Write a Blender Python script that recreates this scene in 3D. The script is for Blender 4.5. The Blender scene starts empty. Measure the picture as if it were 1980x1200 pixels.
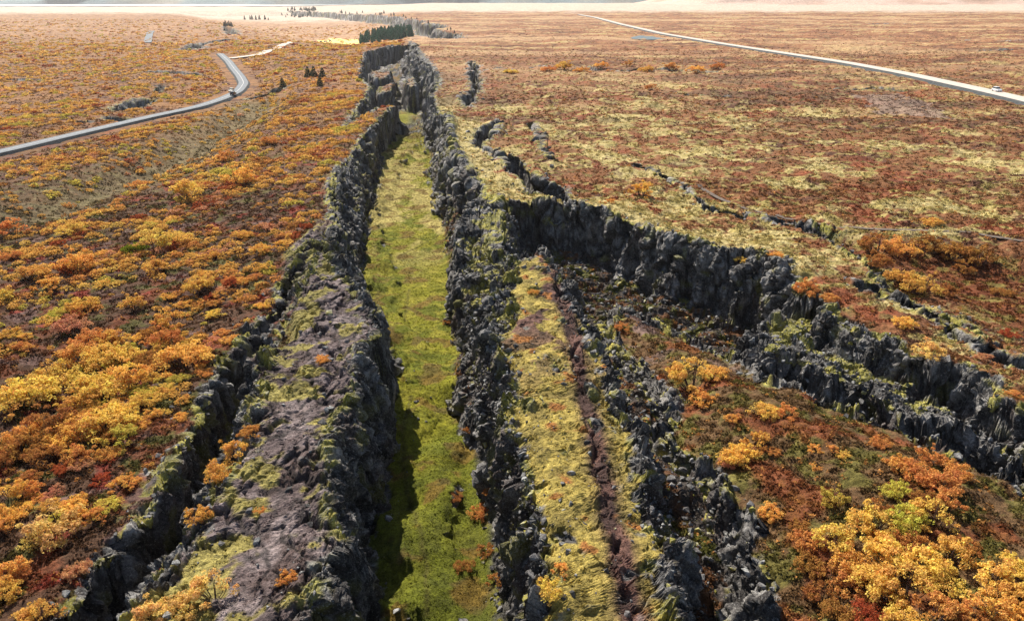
import bpy, math, random
import numpy as np
from mathutils import Vector

random.seed(7)
RNG = np.random.default_rng(7)
SC = bpy.context.scene
COL = SC.collection
R = math.radians

# ------------------------------------------------------------------ camera
CAM_H = 35.0
FPX = 1414.0                    # focal length in pixels of the 1980 px wide frame
PITCH = math.atan(606.0 / FPX)
cam_d = bpy.data.cameras.new('camera')
cam_d.sensor_width = 36.0
cam_d.lens = FPX / 1980.0 * 36.0
cam_d.clip_start = 0.5
cam_d.clip_end = 30000
cam = bpy.data.objects.new('camera', cam_d)
COL.objects.link(cam)
cam.location = (0, 0, CAM_H)
cam.rotation_euler = (math.pi / 2 - PITCH, 0, 0)
SC.camera = cam

# ------------------------------------------------------------------ light
SUN_AZ = R(-28)                 # measured from +Y towards +X
SUN_EL = R(45)
w = bpy.data.worlds.new('World')
SC.world = w
w.use_nodes = True
nt = w.node_tree
sky = nt.nodes.new('ShaderNodeTexSky')
sky.sky_type = 'NISHITA'
sky.sun_disc = False
sky.sun_elevation = SUN_EL
sky.sun_rotation = SUN_AZ
bg = nt.nodes['Background']
bg.inputs['Strength'].default_value = 0.068
nt.links.new(sky.outputs['Color'], bg.inputs['Color'])
sun_d = bpy.data.lights.new('sun', 'SUN')
sun_d.energy = 5.0
sun_d.angle = R(0.5)
sun_d.color = (1.0, 0.93, 0.82)
sun = bpy.data.objects.new('sun', sun_d)
COL.objects.link(sun)
sdir = Vector((math.sin(SUN_AZ) * math.cos(SUN_EL), math.cos(SUN_AZ) * math.cos(SUN_EL), math.sin(SUN_EL)))
sun.rotation_euler = (-sdir).to_track_quat('-Z', 'Y').to_euler()
SC.view_settings.view_transform = 'Standard'
SC.view_settings.look = 'None'
SC.view_settings.exposure = 0.88
SC.view_settings.gamma = 1.0

# ------------------------------------------------------------------ pixel -> place
cp, sp = math.cos(PITCH), math.sin(PITCH)
def P(u, v, z=0.0):
    a = (u - 990.0) / FPX
    b = (600.0 - v) / FPX
    dy = cp + b * sp
    dz = -sp + b * cp
    t = (CAM_H - z) / -dz
    return (a * t, dy * t)
def PL(pts, z=0.0):
    return np.array([P(u, v, z) for u, v in pts], dtype=np.float64)

# ------------------------------------------------------------------ noise
def _h(ix, iy, iz, seed):
    h = (ix.astype(np.uint32) * np.uint32(374761393) + iy.astype(np.uint32) * np.uint32(668265263)
         + iz.astype(np.uint32) * np.uint32(2147483647) + np.uint32(seed * 974711 + 12345))
    h = (h ^ (h >> np.uint32(13))) * np.uint32(1274126177)
    h = (h ^ (h >> np.uint32(16))) * np.uint32(2246822519)
    return h ^ (h >> np.uint32(15))
def _hf(ix, iy, iz, seed):
    return (_h(ix, iy, iz, seed) & np.uint32(0xFFFFFF)).astype(np.float32) / np.float32(0xFFFFFF)
def noise2(x, y, s, seed=0):
    x = np.asarray(x) / s; y = np.asarray(y) / s
    fx = np.floor(x); fy = np.floor(y)
    ix = fx.astype(np.int64); iy = fy.astype(np.int64)
    tx = (x - fx).astype(np.float32); ty = (y - fy).astype(np.float32)
    ux = tx * tx * tx * (tx * (tx * 6 - 15) + 10); uy = ty * ty * ty * (ty * (ty * 6 - 15) + 10)
    z = np.zeros_like(ix)
    def g(dx, dy):
        a = _hf(ix + dx, iy + dy, z, seed) * np.float32(2 * math.pi)
        return np.cos(a) * (tx - dx) + np.sin(a) * (ty - dy)
    a = g(0, 0); b = g(1, 0); c = g(0, 1); d = g(1, 1)
    return ((a + (b - a) * ux) * (1 - uy) + (c + (d - c) * ux) * uy) * np.float32(1.5)
def noise3(x, y, zz, s, seed=0):
    x = np.asarray(x) / s; y = np.asarray(y) / s; zz = np.asarray(zz) / s
    fx = np.floor(x); fy = np.floor(y); fz = np.floor(zz)
    ix = fx.astype(np.int64); iy = fy.astype(np.int64); iz = fz.astype(np.int64)
    tx = (x - fx).astype(np.float32); ty = (y - fy).astype(np.float32); tz = (zz - fz).astype(np.float32)
    ux = tx * tx * (3 - 2 * tx); uy = ty * ty * (3 - 2 * ty); uz = tz * tz * (3 - 2 * tz)
    r = 0
    for dx in (0, 1):
        wx = ux if dx else 1 - ux
        for dy in (0, 1):
            wy = uy if dy else 1 - uy
            for dz in (0, 1):
                wz = uz if dz else 1 - uz
                r = r + wx * wy * wz * _hf(ix + dx, iy + dy, iz + dz, seed)
    return (r * 2 - 1) * np.float32(1.4)
def worley3(x, y, z, s, seed=0, tilt=None):
    """F1, F2 and a per-cell random value"""
    x = np.asarray(x) / s; y = np.asarray(y) / s; z = np.asarray(z) / s
    ix = np.floor(x).astype(np.int64); iy = np.floor(y).astype(np.int64); iz = np.floor(z).astype(np.int64)
    f1 = np.full(x.shape, 9.0, np.float32); f2 = f1.copy(); cid = np.zeros(x.shape, np.float32)
    for dx in (-1, 0, 1):
        for dy in (-1, 0, 1):
            for dz in (-1, 0, 1):
                cx = ix + dx; cy = iy + dy; cz = iz + dz
                h = _h(cx, cy, cz, seed)
                jx = (h & np.uint32(1023)).astype(np.float32) / 1023
                jy = ((h >> np.uint32(10)) & np.uint32(1023)).astype(np.float32) / 1023
                jz = ((h >> np.uint32(20)) & np.uint32(1023)).astype(np.float32) / 1023
                d = np.sqrt((cx + jx - x) ** 2 + (cy + jy - y) ** 2 + (cz + jz - z) ** 2).astype(np.float32)
                cl = d < f1
                f2 = np.where(cl, f1, np.minimum(f2, d))
                cid = np.where(cl, (h >> np.uint32(5) & np.uint32(255)).astype(np.float32) / 255, cid)
                if tilt is not None:
                    tv = (jy - .5) * (cx + jx - x) * 2 + (jz - .5) * (cy + jy - y) * 2 + (jx - .5) * (cz + jz - z) * 2
                    tilt[:] = np.where(cl, tv, tilt)
                f1 = np.minimum(f1, d)
    return f1, f2, cid
def fbm2(x, y, s, seed=0, o=4, g=0.5):
    r = 0; a = 1.0; t = 0
    for k in range(o):
        r = r + a * noise2(x, y, s / 2 ** k, seed + k * 17); t += a; a *= g
    return r / t * 1.5
def sstep(a, b, x):
    t = np.clip((x - a) / (b - a), 0, 1)
    return t * t * (3 - 2 * t)

# ------------------------------------------------------------------ distances
def dist_poly(x, y, pts, vals=None):
    """distance to a polyline (+ interpolated value along it)"""
    best = np.full(x.shape, 1e9, np.float64)
    val = np.zeros(x.shape) if vals is not None else None
    for k in range(len(pts) - 1):
        ax, ay = pts[k]; bx, by = pts[k + 1]
        dx, dy = bx - ax, by - ay
        L = dx * dx + dy * dy + 1e-12
        t = np.clip(((x - ax) * dx + (y - ay) * dy) / L, 0, 1)
        d = (x - ax - t * dx) ** 2 + (y - ay - t * dy) ** 2
        if vals is not None:
            m = d < best
            val = np.where(m, vals[k] + (vals[k + 1] - vals[k]) * t, val)
        best = np.minimum(best, d)
    return (np.sqrt(best), val) if vals is not None else np.sqrt(best)
def inside(x, y, pts):
    c = np.zeros(x.shape, bool)
    n = len(pts)
    for k in range(n):
        ax, ay = pts[k]; bx, by = pts[(k + 1) % n]
        if ay == by: continue
        c ^= ((ay > y) != (by > y)) & (x < (bx - ax) * (y - ay) / (by - ay) + ax)
    return c
def bbox_mask(x, y, pts, m):
    return (x > pts[:, 0].min() - m) & (x < pts[:, 0].max() + m) & (y > pts[:, 1].min() - m) & (y < pts[:, 1].max() + m)

# ------------------------------------------------------------------ traced outlines (photo pixels -> plan)
LEFT_RIM = [(560, 1330), (590, 1200), (648, 1100), (686, 1062), (640, 1010), (655, 960), (632, 900), (640, 840), (698, 765), (692, 715),
            (742, 655), (690, 570), (655, 540), (622, 490), (645, 440), (636, 380), (640, 340), (682, 290), (712, 250), (764, 204),
            (738, 206), (704, 222), (664, 240), (690, 203), (706, 180), (714, 160), (692, 142), (700, 116), (704, 96), (750, 90), (788, 88)]
RIGHT_RIM = [(794, 78), (812, 98), (830, 118), (846, 135), (852, 160), (838, 180), (842, 205), (850, 228), (876, 240), (872, 268),
             (892, 320), (930, 352), (938, 402), (1010, 398), (1100, 404), (1160, 412), (1200, 432), (1260, 452), (1300, 470), (1360, 482), (1440, 502),
             (1510, 522), (1545, 562), (1600, 592), (1640, 640), (1700, 660), (1800, 692), (1850, 690), (1920, 722), (1935, 766), (1990, 790), (2150, 880), (2600, 1150)]
PL_LEFT = PL(LEFT_RIM, 0.0)
PL_RIGHT = PL(RIGHT_RIM, 0.0)
TRENCH = np.vstack([PL_LEFT, PL_RIGHT, [(90, 5), (-14, 5)]])
W_RIGHT = np.array([14, 16, 16, 14, 10, 6, 5, 5, 5, 5.5, 6.0, 5.0, 4.0, 2.8, 2.8, 3.2, 4.0, 4.6, 4.6, 4.6, 4.6, 4.6, 4.6, 4.2, 3.5, 3.5, 3.5, 3.5, 3.5, 3.5, 3.5, 3.5, 3.5])
RIDGE_C = PL([(1015, 508), (1060, 514), (1100, 560), (1130, 620), (1160, 690), (1190, 770), (1215, 850), (1228, 920), (1258, 1000), (1287, 1060), (1280, 1130),
              (1292, 1200), (1310, 1400), (1040, 1400), (1045, 1200), (1058, 1130), (1050, 1050), (1030, 960), (1008, 900), (984, 840), (994, 760), (966, 680), (954, 600), (966, 550), (995, 516)], -0.6)
FLOOR_L = PL([(738, 1330), (737, 1200), (735, 1080), (745, 1010), (755, 950), (755, 850), (760, 770), (768, 720), (755, 660), (740, 620), (712, 560), (715, 500), (722, 450), (735, 400), (742, 350), (740, 300), (785, 245)], -9.6)
FLOOR_R = PL([(835, 240), (833, 310), (845, 350), (850, 420), (855, 480), (868, 520), (885, 600), (890, 660), (868, 700), (880, 780), (888, 850), (925, 880), (962, 940), (985, 1000), (995, 1080), (1000, 1200), (1004, 1330)], -9.6)
FLOOR_P = np.vstack([FLOOR_L, FLOOR_R])
def PLZ(pts, zf):
    return np.array([P(u, v, zf(v)) for u, v in pts])
D_TOP = lambda v: np.interp(v, [596, 760, 900, 1200], [-6.0, -3.6, -2.4, -2.4])
BLOCK_D = PLZ([(1200, 596), (1330, 645), (1435, 695), (1480, 742), (1560, 766), (1650, 800), (1740, 830), (1860, 890), (1980, 955), (2200, 1090), (2500, 1500),
              (1640, 1500), (1500, 1250), (1490, 1200), (1482, 1120), (1468, 1060), (1445, 1000), (1410, 930), (1385, 900), (1312, 860), (1296, 760), (1240, 700), (1180, 640)], D_TOP)
SHELF_B = PL([(1442, 655), (1485, 622), (1550, 620), (1600, 648), (1650, 690), (1720, 722), (1800, 770), (1900, 850), (1990, 900), (1900, 860), (1780, 800), (1700, 778), (1640, 748), (1570, 722), (1510, 700)], -2.8)
BUTTRESS = PLZ([(925, 398), (990, 404), (985, 440), (972, 520), (962, 600), (958, 690), (944, 690), (925, 610), (900, 540), (888, 470)], lambda v: np.interp(v, [410, 690], [-.3, -5.0]))
PILLAR_1 = PL([(788, 152), (798, 149), (802, 166), (791, 168)], -1.0)
PILLAR_2 = PL([(722, 140), (752, 138), (748, 150), (726, 152)], -2.0)
PILLAR_3 = PL([(736, 166), (762, 160), (756, 174), (738, 178)], -3.0)
CRACK_L = PL([(604, 478), (566, 535), (532, 590), (474, 650), (430, 690), (402, 770), (374, 830), (330, 900), (298, 950), (250, 1010), (200, 1070), (112, 1190), (20, 1330),
              (150, 1330), (262, 1190), (312, 1120), (366, 1040), (402, 985), (440, 930), (476, 860), (498, 810), (500, 760), (508, 700), (524, 650), (548, 605), (584, 560), (616, 500)], -0.4)
# narrow cracks and small scarps: pixels, half width, depth
CRACKS = [
    ([(912, 118), (920, 160), (902, 205)], 3.2, 7), ([(958, 242), (930, 284), (975, 303), (1010, 335), (1060, 366), (1112, 398)], 3.6, 8),
    ([(1026, 240), (1044, 262), (1050, 290), (1076, 306)], 1.6, 4), ([(1228, 312), (1290, 345), (1378, 402), (1440, 418), (1505, 430)], 1.3, 1.8),
    ([(1665, 552), (1722, 578), (1790, 602), (1850, 642), (1990, 702)], 1.6, 2.6), ([(935, 133), (985, 134)], 3.5, 3),
    ([(1040, 128), (1120, 130), (1180, 136), (1290, 134), (1400, 140)], 4, 2.4), ([(1625, 172), (1700, 168), (1770, 178)], 3, 1.8),
    ([(235, 130), (290, 127), (340, 130), (372, 133)], 6.5, 5), ([(238, 196), (256, 188), (272, 180)], 6, 5), ([(440, 40), (450, 56)], 12, 9), ([(366, 82), (400, 72), (440, 66)], 11, 8), ([(210, 210), (240, 214), (262, 214)], 4, 3),
    ([(20, 130), (60, 134)], 4, 3), ([(300, 165), (315, 152)], 3, 2), ([(140, 216), (172, 218)], 2.5, 2), ([(545, 160), (525, 168), (490, 175)], 4, 3), ([(100, 22), (180, 22)], 9, 5),
    ([(1690, 45), (1760, 46)], 9, 4), ([(1850, 78), (1975, 80)], 5, 2), ([(1900, 98), (1980, 96)], 4, 2), ([(1340, 184), (1400, 186)], 2.5, 1.6), ([(80, 380), (150, 372)], 2.6, 2.4)]
CRACKS = [(PL(p, -3 if p[0][0] < 700 and p[0][1] < 240 else 0), hw, dp) for p, hw, dp in CRACKS]
SCARP = PL([(905, 70), (868, 64), (868, 50), (835, 46), (800, 37), (760, 29), (700, 23), (640, 18), (560, 15)], 0.0)
SCARP_AREA = np.vstack([SCARP, PL([(300, 16), (420, 60), (600, 84), (700, 84), (800, 80), (860, 74)], 0.0)])
HOLLOW = PL([(1520, 438), (1600, 446), (1700, 452), (1850, 462), (1980, 478), (2300, 520), (2300, 850), (1980, 700), (1850, 640), (1740, 590), (1668, 550), (1660, 520), (1590, 480)], -1.0)
VALE = PL([(500, 190), (430, 240), (330, 300), (200, 350), (60, 400), (-200, 450)], -4.0)
ROAD_L = [(-260, 345), (-120, 316), (0, 292), (100, 268), (200, 245), (300, 222), (380, 206), (430, 190), (460, 176), (472, 160), (464, 146), (452, 132), (442, 118), (433, 110), (425, 103)]
ROAD_R = [(2300, 268), (2120, 224), (1980, 190), (1900, 172), (1760, 142), (1640, 120), (1520, 102), (1400, 84), (1280, 64), (1200, 46), (1150, 33), (1120, 28)]
ROAD_LP = PL(ROAD_L, -5.5)
ROAD_RP = PL(ROAD_R, 1.4)
RIMX_Y = PL_LEFT[:20, 1]; RIMX_X = PL_LEFT[:20, 0]
_o = np.argsort(RIMX_Y); RIMX_Y = RIMX_Y[_o]; RIMX_X = RIMX_X[_o]
def rim_x(y):
    return np.interp(y, np.append(RIMX_Y, [600, 4000]), np.append(RIMX_X, [-82, -500]))

def base_z(x, y):
    """the land without fissures and cracks"""
    dl = np.maximum(0, rim_x(y) - x)
    z = -6.5 * (1 - np.exp(-dl / 75.0)) - 3.0 * sstep(60, 260, dl)
    m = bbox_mask(x, y, VALE, 60)
    if m.any():
        d = dist_poly(x[m], y[m], VALE)
        z[m] -= 5.2 * np.exp(-(d / 10.0) ** 2) * (1 + .3 * noise2(x[m], y[m], 18, 6))
    far = sstep(60, 500, y)
    z = z + noise2(x, y, 38, 3) * 0.7 + noise2(x, y, 13, 4) * 0.35 + far * noise2(x, y, 90, 5) * 1.6
    # the block between crack and fissure is a little domed
    return z
def road_clear(x, y, z):
    for pl, zr, wd in ((ROAD_LP, -6.4, 13.0), (ROAD_RP, 0.3, 13.0)):
        m = bbox_mask(x, y, pl, 40)
        if m.any():
            d = dist_poly(x[m], y[m], pl)
            k = sstep(wd * 2.6, wd * 0.6, d)
            z[m] = z[m] * (1 - k) + zr * k
    return z
def warp(x, y):
    k = np.clip(y / 90.0, 0.8, 4)
    wx = noise2(x, y, 7, 11) * 0.7 + noise2(x, y, 2.4, 12) * 0.7 + noise2(x, y, 0.9, 13) * 0.22
    wy = noise2(x, y, 7, 21) * 0.8 + noise2(x, y, 2.4, 22) * 0.75
    far = sstep(150, 400, y)
    return x + wx * (1 + far), y + wy * (1 + far)

def land(x, y, full=True):
    """height and region fields"""
    shp = x.shape
    x = x.ravel(); y = y.ravel()
    z = road_clear(x, y, base_z(x, y))
    wx, wy = warp(x, y)
    F = {k: np.zeros(x.shape) for k in ('wall', 'floor', 'gully', 'c', 'd', 'b', 'lblock', 'crack', 'hollow', 'low')}
    F['cd'] = np.full(x.shape, 99.0)
    top = z.copy()
    # hollow on the moor
    m = bbox_mask(x, y, HOLLOW, 5)
    if m.any():
        ins = inside(wx[m], wy[m], HOLLOW); d = dist_poly(wx[m], wy[m], HOLLOW[:])
        lw = sstep(58, 50, x[m])
        t = np.where(ins, sstep(0, 1, d / (15 - 11.5 * lw)), 0)
        z[m] -= 2.8 * t; F['hollow'][m] = t
        F['wall'][m] = np.maximum(F['wall'][m], np.where(ins, lw * sstep(7, 2.5, d), 0) * 0.9)
    # far scarp and low land
    m = bbox_mask(x, y, SCARP_AREA, 60)
    if m.any():
        qx = x[m] + noise2(x[m], y[m], 60, 31) * 18 + noise2(x[m], y[m], 18, 32) * 8; qy = y[m] + noise2(x[m], y[m], 60, 33) * 18
        ins = inside(qx, qy, SCARP_AREA)
        d1 = dist_poly(qx, qy, SCARP); d2 = dist_poly(qx, qy, SCARP_AREA[len(SCARP) - 1:])
        t = np.where(ins, np.minimum(sstep(0, 16, d1), sstep(0, 170, d2)), 0)
        z[m] -= 16 * t; F['low'][m] = t
        F['wall'][m] = np.maximum(F['wall'][m], np.where(ins & (d1 < 20), sstep(22, 16, d1) * sstep(0, 3, d1) * (d2 > 30), 0))
        edge = np.exp(-(d1 / 8.0) ** 2) * ins
        F['wall'][m] = np.maximum(F['wall'][m], edge * 0.8)
    # narrow cracks
    for pl, hw, dp in CRACKS:
        m = bbox_mask(x, y, pl, hw * 5 + 8)
        if not m.any(): continue
        k = 1.0 if hw < 3 else 1.8
        qx = wx[m] + noise2(x[m], y[m], 9 * k, 41) * 1.2 * k; qy = wy[m] + noise2(x[m], y[m], 9 * k, 42) * 1.2 * k
        d = dist_poly(qx, qy, pl)
        hwv = hw * (0.75 + 0.6 * noise2(x[m], y[m], 14 * k, 43))
        t = 1 - sstep(0.35, 1.0, d / np.maximum(hwv, 0.2))
        z[m] -= dp * t
        F['crack'][m] = np.maximum(F['crack'][m], sstep(0.02, 0.5, t))
        F['wall'][m] = np.maximum(F['wall'][m], np.exp(-np.maximum(0, d - hwv) / (0.45 * hw)) * 0.62 * (hwv > 0.3 * hw))
    # left crack
    m = bbox_mask(x, y, CRACK_L, 12)
    if m.any():
        ins = inside(wx[m], wy[m], CRACK_L); d = dist_poly(wx[m], wy[m], np.vstack([CRACK_L, CRACK_L[:1]]))
        dep = np.interp(y[m], [20, 45, 80, 130], [4.6, 5.2, 4.4, 2.0])
        dL = dist_poly(wx[m], wy[m], CRACK_L[:13]); dR = dist_poly(wx[m], wy[m], CRACK_L[13:])
        t = np.where(ins, np.minimum(sstep(0, 0.9, dL), sstep(0, 3.2, dR)), 0)
        z[m] -= dep * t
        F['crack'][m] = np.maximum(F['crack'][m], t)
        F['wall'][m] = np.maximum(F['wall'][m], np.where(ins, np.where(dL < dR, 1, 0.45) * sstep(3.0, 1.0, np.minimum(dL, dR)), np.exp(-np.maximum(d - 0.2, 0) / 0.9)))
    # block between the left crack and the fissure
    dl = rim_x(y) - x
    m = (dl > -6) & (dl < 26) & (y < 130)
    if m.any():
        xc = rim_x(y[m]) - np.interp(y[m], [20, 45, 70, 100, 125], [15, 13, 11, 6, 2])
        F['lblock'][m] = sstep(-1, 1, x[m] - xc) * sstep(128, 110, y[m])
        z[m] += 0.9 * F['lblock'][m]
    # a raised lip along the grey cliff
    m = bbox_mask(x, y, PL_RIGHT, 20)
    if m.any():
        z[m] += 1.3 * np.exp(-(dist_poly(x[m], y[m], PL_RIGHT[7:22]) / 7.0) ** 2)
    # the great fissure
    m = bbox_mask(x, y, TRENCH, 14)
    if m.any():
        kx = sstep(8, 15, x[m]) * sstep(140, 125, y[m]) * sstep(12, 5, dist_poly(x[m], y[m], PL_RIGHT))
        qx, qy = wx[m] + kx * noise2(x[m], y[m], 5.5, 34) * 1.9, wy[m] + kx * noise2(x[m], y[m], 5.5, 35) * 1.9
        ins = inside(qx, qy, TRENCH)
        dL = dist_poly(qx, qy, PL_LEFT)
        dR, wR = dist_poly(qx, qy, PL_RIGHT, W_RIGHT)
        inF = inside(qx, qy, FLOOR_P); dFL = dist_poly(qx, qy, FLOOR_L); dFR = dist_poly(qx, qy, FLOOR_R)
        onright = (dFR < dFL) & ~inF
        wL = np.clip(2.6 + 0.036 * (y[m] - 40), 2.6, 6.0); wL = np.where(y[m] > 262, 3.5, np.minimum(np.where(inF, dL, dL + dFL), 9.0)); wL = np.maximum(wL, 0.8)
        fz = -10.0 + 0 * qx
        scr = np.where(onright & (y[m] < 262), sstep(0.0, 1.6, dFR), 0)
        fz += np.where(onright & (y[m] < 262), np.minimum(0.5 * dFR, 2.4) * (1 - .75 * sstep(98, 108, y[m]) * sstep(150, 132, y[m])) * (1 + 0.35 * noise2(x[m], y[m], 4, 60)), 0) * sstep(32, 10, x[m])
        rg = np.maximum(scr, sstep(0.0, 6.0, x[m] - np.interp(y[m], [20, 33, 60, 100, 120, 140], [11.0, 10.0, 9.0, 9.0, 12.0, 40])))
        fz += rg * (0.6 + 1.0 * noise2(x[m], y[m], 6, 51) + 2.2 * sstep(80, 62, y[m]) * sstep(26, 12, x[m]))
        farr = sstep(235, 330, y[m])
        fz += farr * (-2.5 + 4.5 * noise2(x[m], y[m], 22, 52) + 5.0 * sstep(0, 14, 14 - dR) * noise2(x[m], y[m], 9, 59))
        step = np.exp(-((y[m] - 300) / 16) ** 2); fz += step * 2.2
        tal = sstep(3.6, 0, dist_poly(x[m], y[m], PL([(900, 590), (942, 690), (952, 780), (962, 900), (990, 1000), (1006, 1200), (1010, 1400)], -9)))
        fz += tal * (1.6 + 1.1 * noise2(x[m], y[m], 3, 53))
        fl = sstep(1.6, 0.0, np.minimum(dL - wL, dR - wR))
        fz += 1.1 * fl * (noise2(x[m], y[m], 5, 54) + 0.6)
        fz += 0.25 * noise2(x[m], y[m], 6, 55)
        sL = np.clip(dL / wL, 0, 1); sR = np.clip(dR / wR, 0, 1); sR = np.clip(sR + 1.1 * sR * (1 - sR) * noise2(x[m], y[m], 2.6, 36), 0, 1); sL = np.clip(sL + .7 * sL * (1 - sL) * noise2(x[m], y[m], 2.6, 37), 0, 1)
        prof = lambda t: 0.42 * t + 0.58 * sstep(0.05, 0.9, t)
        t = np.where(ins, np.minimum(prof(sL), prof(sR)), 0)
        zt = z[m] * (1 - t) + fz * t
        isl = np.zeros(zt.shape); wall = np.where(ins, (t < 0.97) * 1.0, np.exp(-np.minimum(dL, dR) / 1.1) * 0.95)
        for key, poly, zt0, run in (('c', RIDGE_C, -0.7, 2.3), ('d', BLOCK_D, -2.4, 2.2), ('b', SHELF_B, -2.8, 2.0), ('u', BUTTRESS, 0, 2.6), ('p', PILLAR_1, -1, 2), ('p', PILLAR_2, -2, 4), ('p', PILLAR_3, -3, 4)):
            pin = inside(qx, qy, poly); d = dist_poly(qx, qy, np.vstack([poly, poly[:1]]))
            a = np.where(pin, 1.0, 1 - prof(np.clip(d / run, 0, 1)))
            ztop = zt0 + 0 * qx
            if key == 'c': ztop = ztop + 1.1 * sstep(84, 98, y[m]) + 0.5 * sstep(0, 3, np.where(pin, d, 0)) + 0.35 * noise2(x[m], y[m], 4, 56) - 0.5 * np.exp(-((qx - (np.interp(y[m], [30, 60, 90, 120], [7.5, 7.0, 6.5, 4.5]))) / 0.8) ** 2)
            if key == 'd': ztop = np.interp(y[m], [20, 50, 66, 84, 100], [-2.4, -2.4, -3.4, -6.0, -6.5]) + 1.6 * sstep(0, 9, np.where(pin, d, 0)) + 0.6 * noise2(x[m], y[m], 9, 57)
            if key == 'u': ztop = np.interp(y[m], [84, 96, 112, 126], [-6.5, -4.6, -2.2, -.2]) + .9 * noise2(x[m], y[m], 4, 49)
            if key == 'b': ztop = ztop + 0.6 * noise2(x[m], y[m], 3, 58)
            zi = ztop * a + fz * (1 - a)
            zt = np.where(a > 0, np.maximum(zt, zi), zt)
            wl = np.where(pin, np.exp(-d / (0.9 if key != 'd' else 0.6)) * 0.9, (a > 0.03) * 1.0)
            up = (a > 0)
            wall = np.where(up, wl if key in 'cdp' else np.maximum(wl, 0.9 if key == 'u' else 0.75), wall)
            isl = np.maximum(isl, pin * 1.0)
            if key in 'cdb':
                F[key][m] = np.maximum(F[key][m], np.where(pin, 1, 0.5 * (a > 0)))
            if key == 'c':
                cd = F['cd'][m]; cd = np.where(pin, d, 99); F['cd'][m] = cd
        z[m] = zt
        F['wall'][m] = np.maximum(F['wall'][m] * (1 - t), wall * (1 - 0.0 * isl))
        bottom = ins & (t > 0.97) & (isl < 0.5)
        F['gully'][m] = np.where(bottom, rg, 0)
        slot = np.exp(-((x[m] - P(826, 180, -10)[0]) / 5.0) ** 2) * sstep(420, 330, y[m])
        F['wall'][m] = np.maximum(F['wall'][m], bottom * farr * np.clip(.55 + .9 * noise2(x[m], y[m], 14, 46), 0, 1) * (1 - slot))
        F['floor'][m] = np.where(bottom, 1 - rg, 0)
        F['tal'] = np.zeros(x.shape); F['tal'][m] = tal
        F['side'] = np.zeros(x.shape); F['side'][m] = np.where(ins, np.where(dL < dR, 1, 2), 0)
        F['dR'] = np.full(x.shape, 99.0); F['dR'][m] = np.where(ins, 99, dR)
    for k in ('tal', 'side'):
        F.setdefault(k, np.zeros(x.shape))
    F.setdefault('dR', np.full(x.shape, 99.0))
    return z.reshape(shp), {k: v.reshape(shp) for k, v in F.items()}

# ------------------------------------------------------------------ materials
def new_mat(name):
    m = bpy.data.materials.new(name); m.use_nodes = True
    n = m.node_tree.nodes; l = m.node_tree.links
    return m, n, l, n['Principled BSDF']
def ground_mat(name, scales, amount, bump, bscale, rough=0.95, bdist=0.1, lichen=0.0):
    """surface colour from the painted kind of ground, broken up by several noises, with relief"""
    m, n, l, b = new_mat(name)
    at = n.new('ShaderNodeAttribute'); at.attribute_name = 'Col'
    geo = n.new('ShaderNodeNewGeometry')
    cur = at.outputs['Color']
    for s, a in zip(scales, amount):
        nz = n.new('ShaderNodeTexNoise'); nz.inputs['Scale'].default_value = s; nz.inputs['Detail'].default_value = 5; nz.inputs['Roughness'].default_value = 0.65
        l.new(geo.outputs['Position'], nz.inputs['Vector'])
        mr = n.new('ShaderNodeMapRange'); mr.inputs['From Min'].default_value = 0.3; mr.inputs['From Max'].default_value = 0.7
        mr.inputs['To Min'].default_value = 1 - a; mr.inputs['To Max'].default_value = 1 + a
        l.new(nz.outputs['Fac'], mr.inputs['Value'])
        mx = n.new('ShaderNodeVectorMath'); mx.operation = 'SCALE'
        l.new(cur, mx.inputs[0]); l.new(mr.outputs['Result'], mx.inputs['Scale'])
        cur = mx.outputs['Vector']
    if lichen:
        for sc_, lo, hi, col, am in ((2.6, .56, .66, (.36, .35, .33, 1), lichen), (7.0, .58, .64, (.50, .49, .46, 1), lichen), (3.3, .60, .66, (.014, .013, .013, 1), 0.85)):
            nz = n.new('ShaderNodeTexNoise'); nz.inputs['Scale'].default_value = sc_; nz.inputs['Detail'].default_value = 6; nz.inputs['Roughness'].default_value = 0.72
            mp = n.new('ShaderNodeVectorMath'); mp.operation = 'ADD'; mp.inputs[1].default_value = (sc_ * 31, 7, 3)
            l.new(geo.outputs['Position'], mp.inputs[0]); l.new(mp.outputs['Vector'], nz.inputs['Vector'])
            mr = n.new('ShaderNodeMapRange'); mr.inputs['From Min'].default_value = lo; mr.inputs['From Max'].default_value = hi; mr.inputs['To Max'].default_value = am
            l.new(nz.outputs['Fac'], mr.inputs['Value'])
            ml = n.new('ShaderNodeMath'); ml.operation = 'MULTIPLY'; l.new(mr.outputs['Result'], ml.inputs[0]); l.new(at.outputs['Alpha'], ml.inputs[1])
            mc = n.new('ShaderNodeMix'); mc.data_type = 'RGBA'
            l.new(ml.outputs[0], mc.inputs[0]); l.new(cur, mc.inputs[6]); mc.inputs[7].default_value = col
            cur = mc.outputs[2]
    l.new(cur, b.inputs['Base Color'])
    b.inputs['Roughness'].default_value = rough
    b.inputs['Specular IOR Level'].default_value = 0.15
    nz = n.new('ShaderNodeTexNoise'); nz.inputs['Scale'].default_value = bscale; nz.inputs['Detail'].default_value = 6; nz.inputs['Roughness'].default_value = 0.7
    l.new(geo.outputs['Position'], nz.inputs['Vector'])
    bp = n.new('ShaderNodeBump'); bp.inputs['Strength'].default_value = bump; bp.inputs['Distance'].default_value = bdist
    l.new(nz.outputs['Fac'], bp.inputs['Height']); l.new(bp.outputs['Normal'], b.inputs['Normal'])
    return m
M_HEATH = ground_mat('heath', (0.35, 1.8, 7.0), (0.22, 0.45, 0.4), 0.9, 3.0, bdist=0.35, lichen=0.6)
M_ROCK = ground_mat('basalt', (0.6, 2.5, 9.0), (0.25, 0.45, 0.5), 1.0, 4.0, rough=0.8, bdist=0.4, lichen=0.75)
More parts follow.
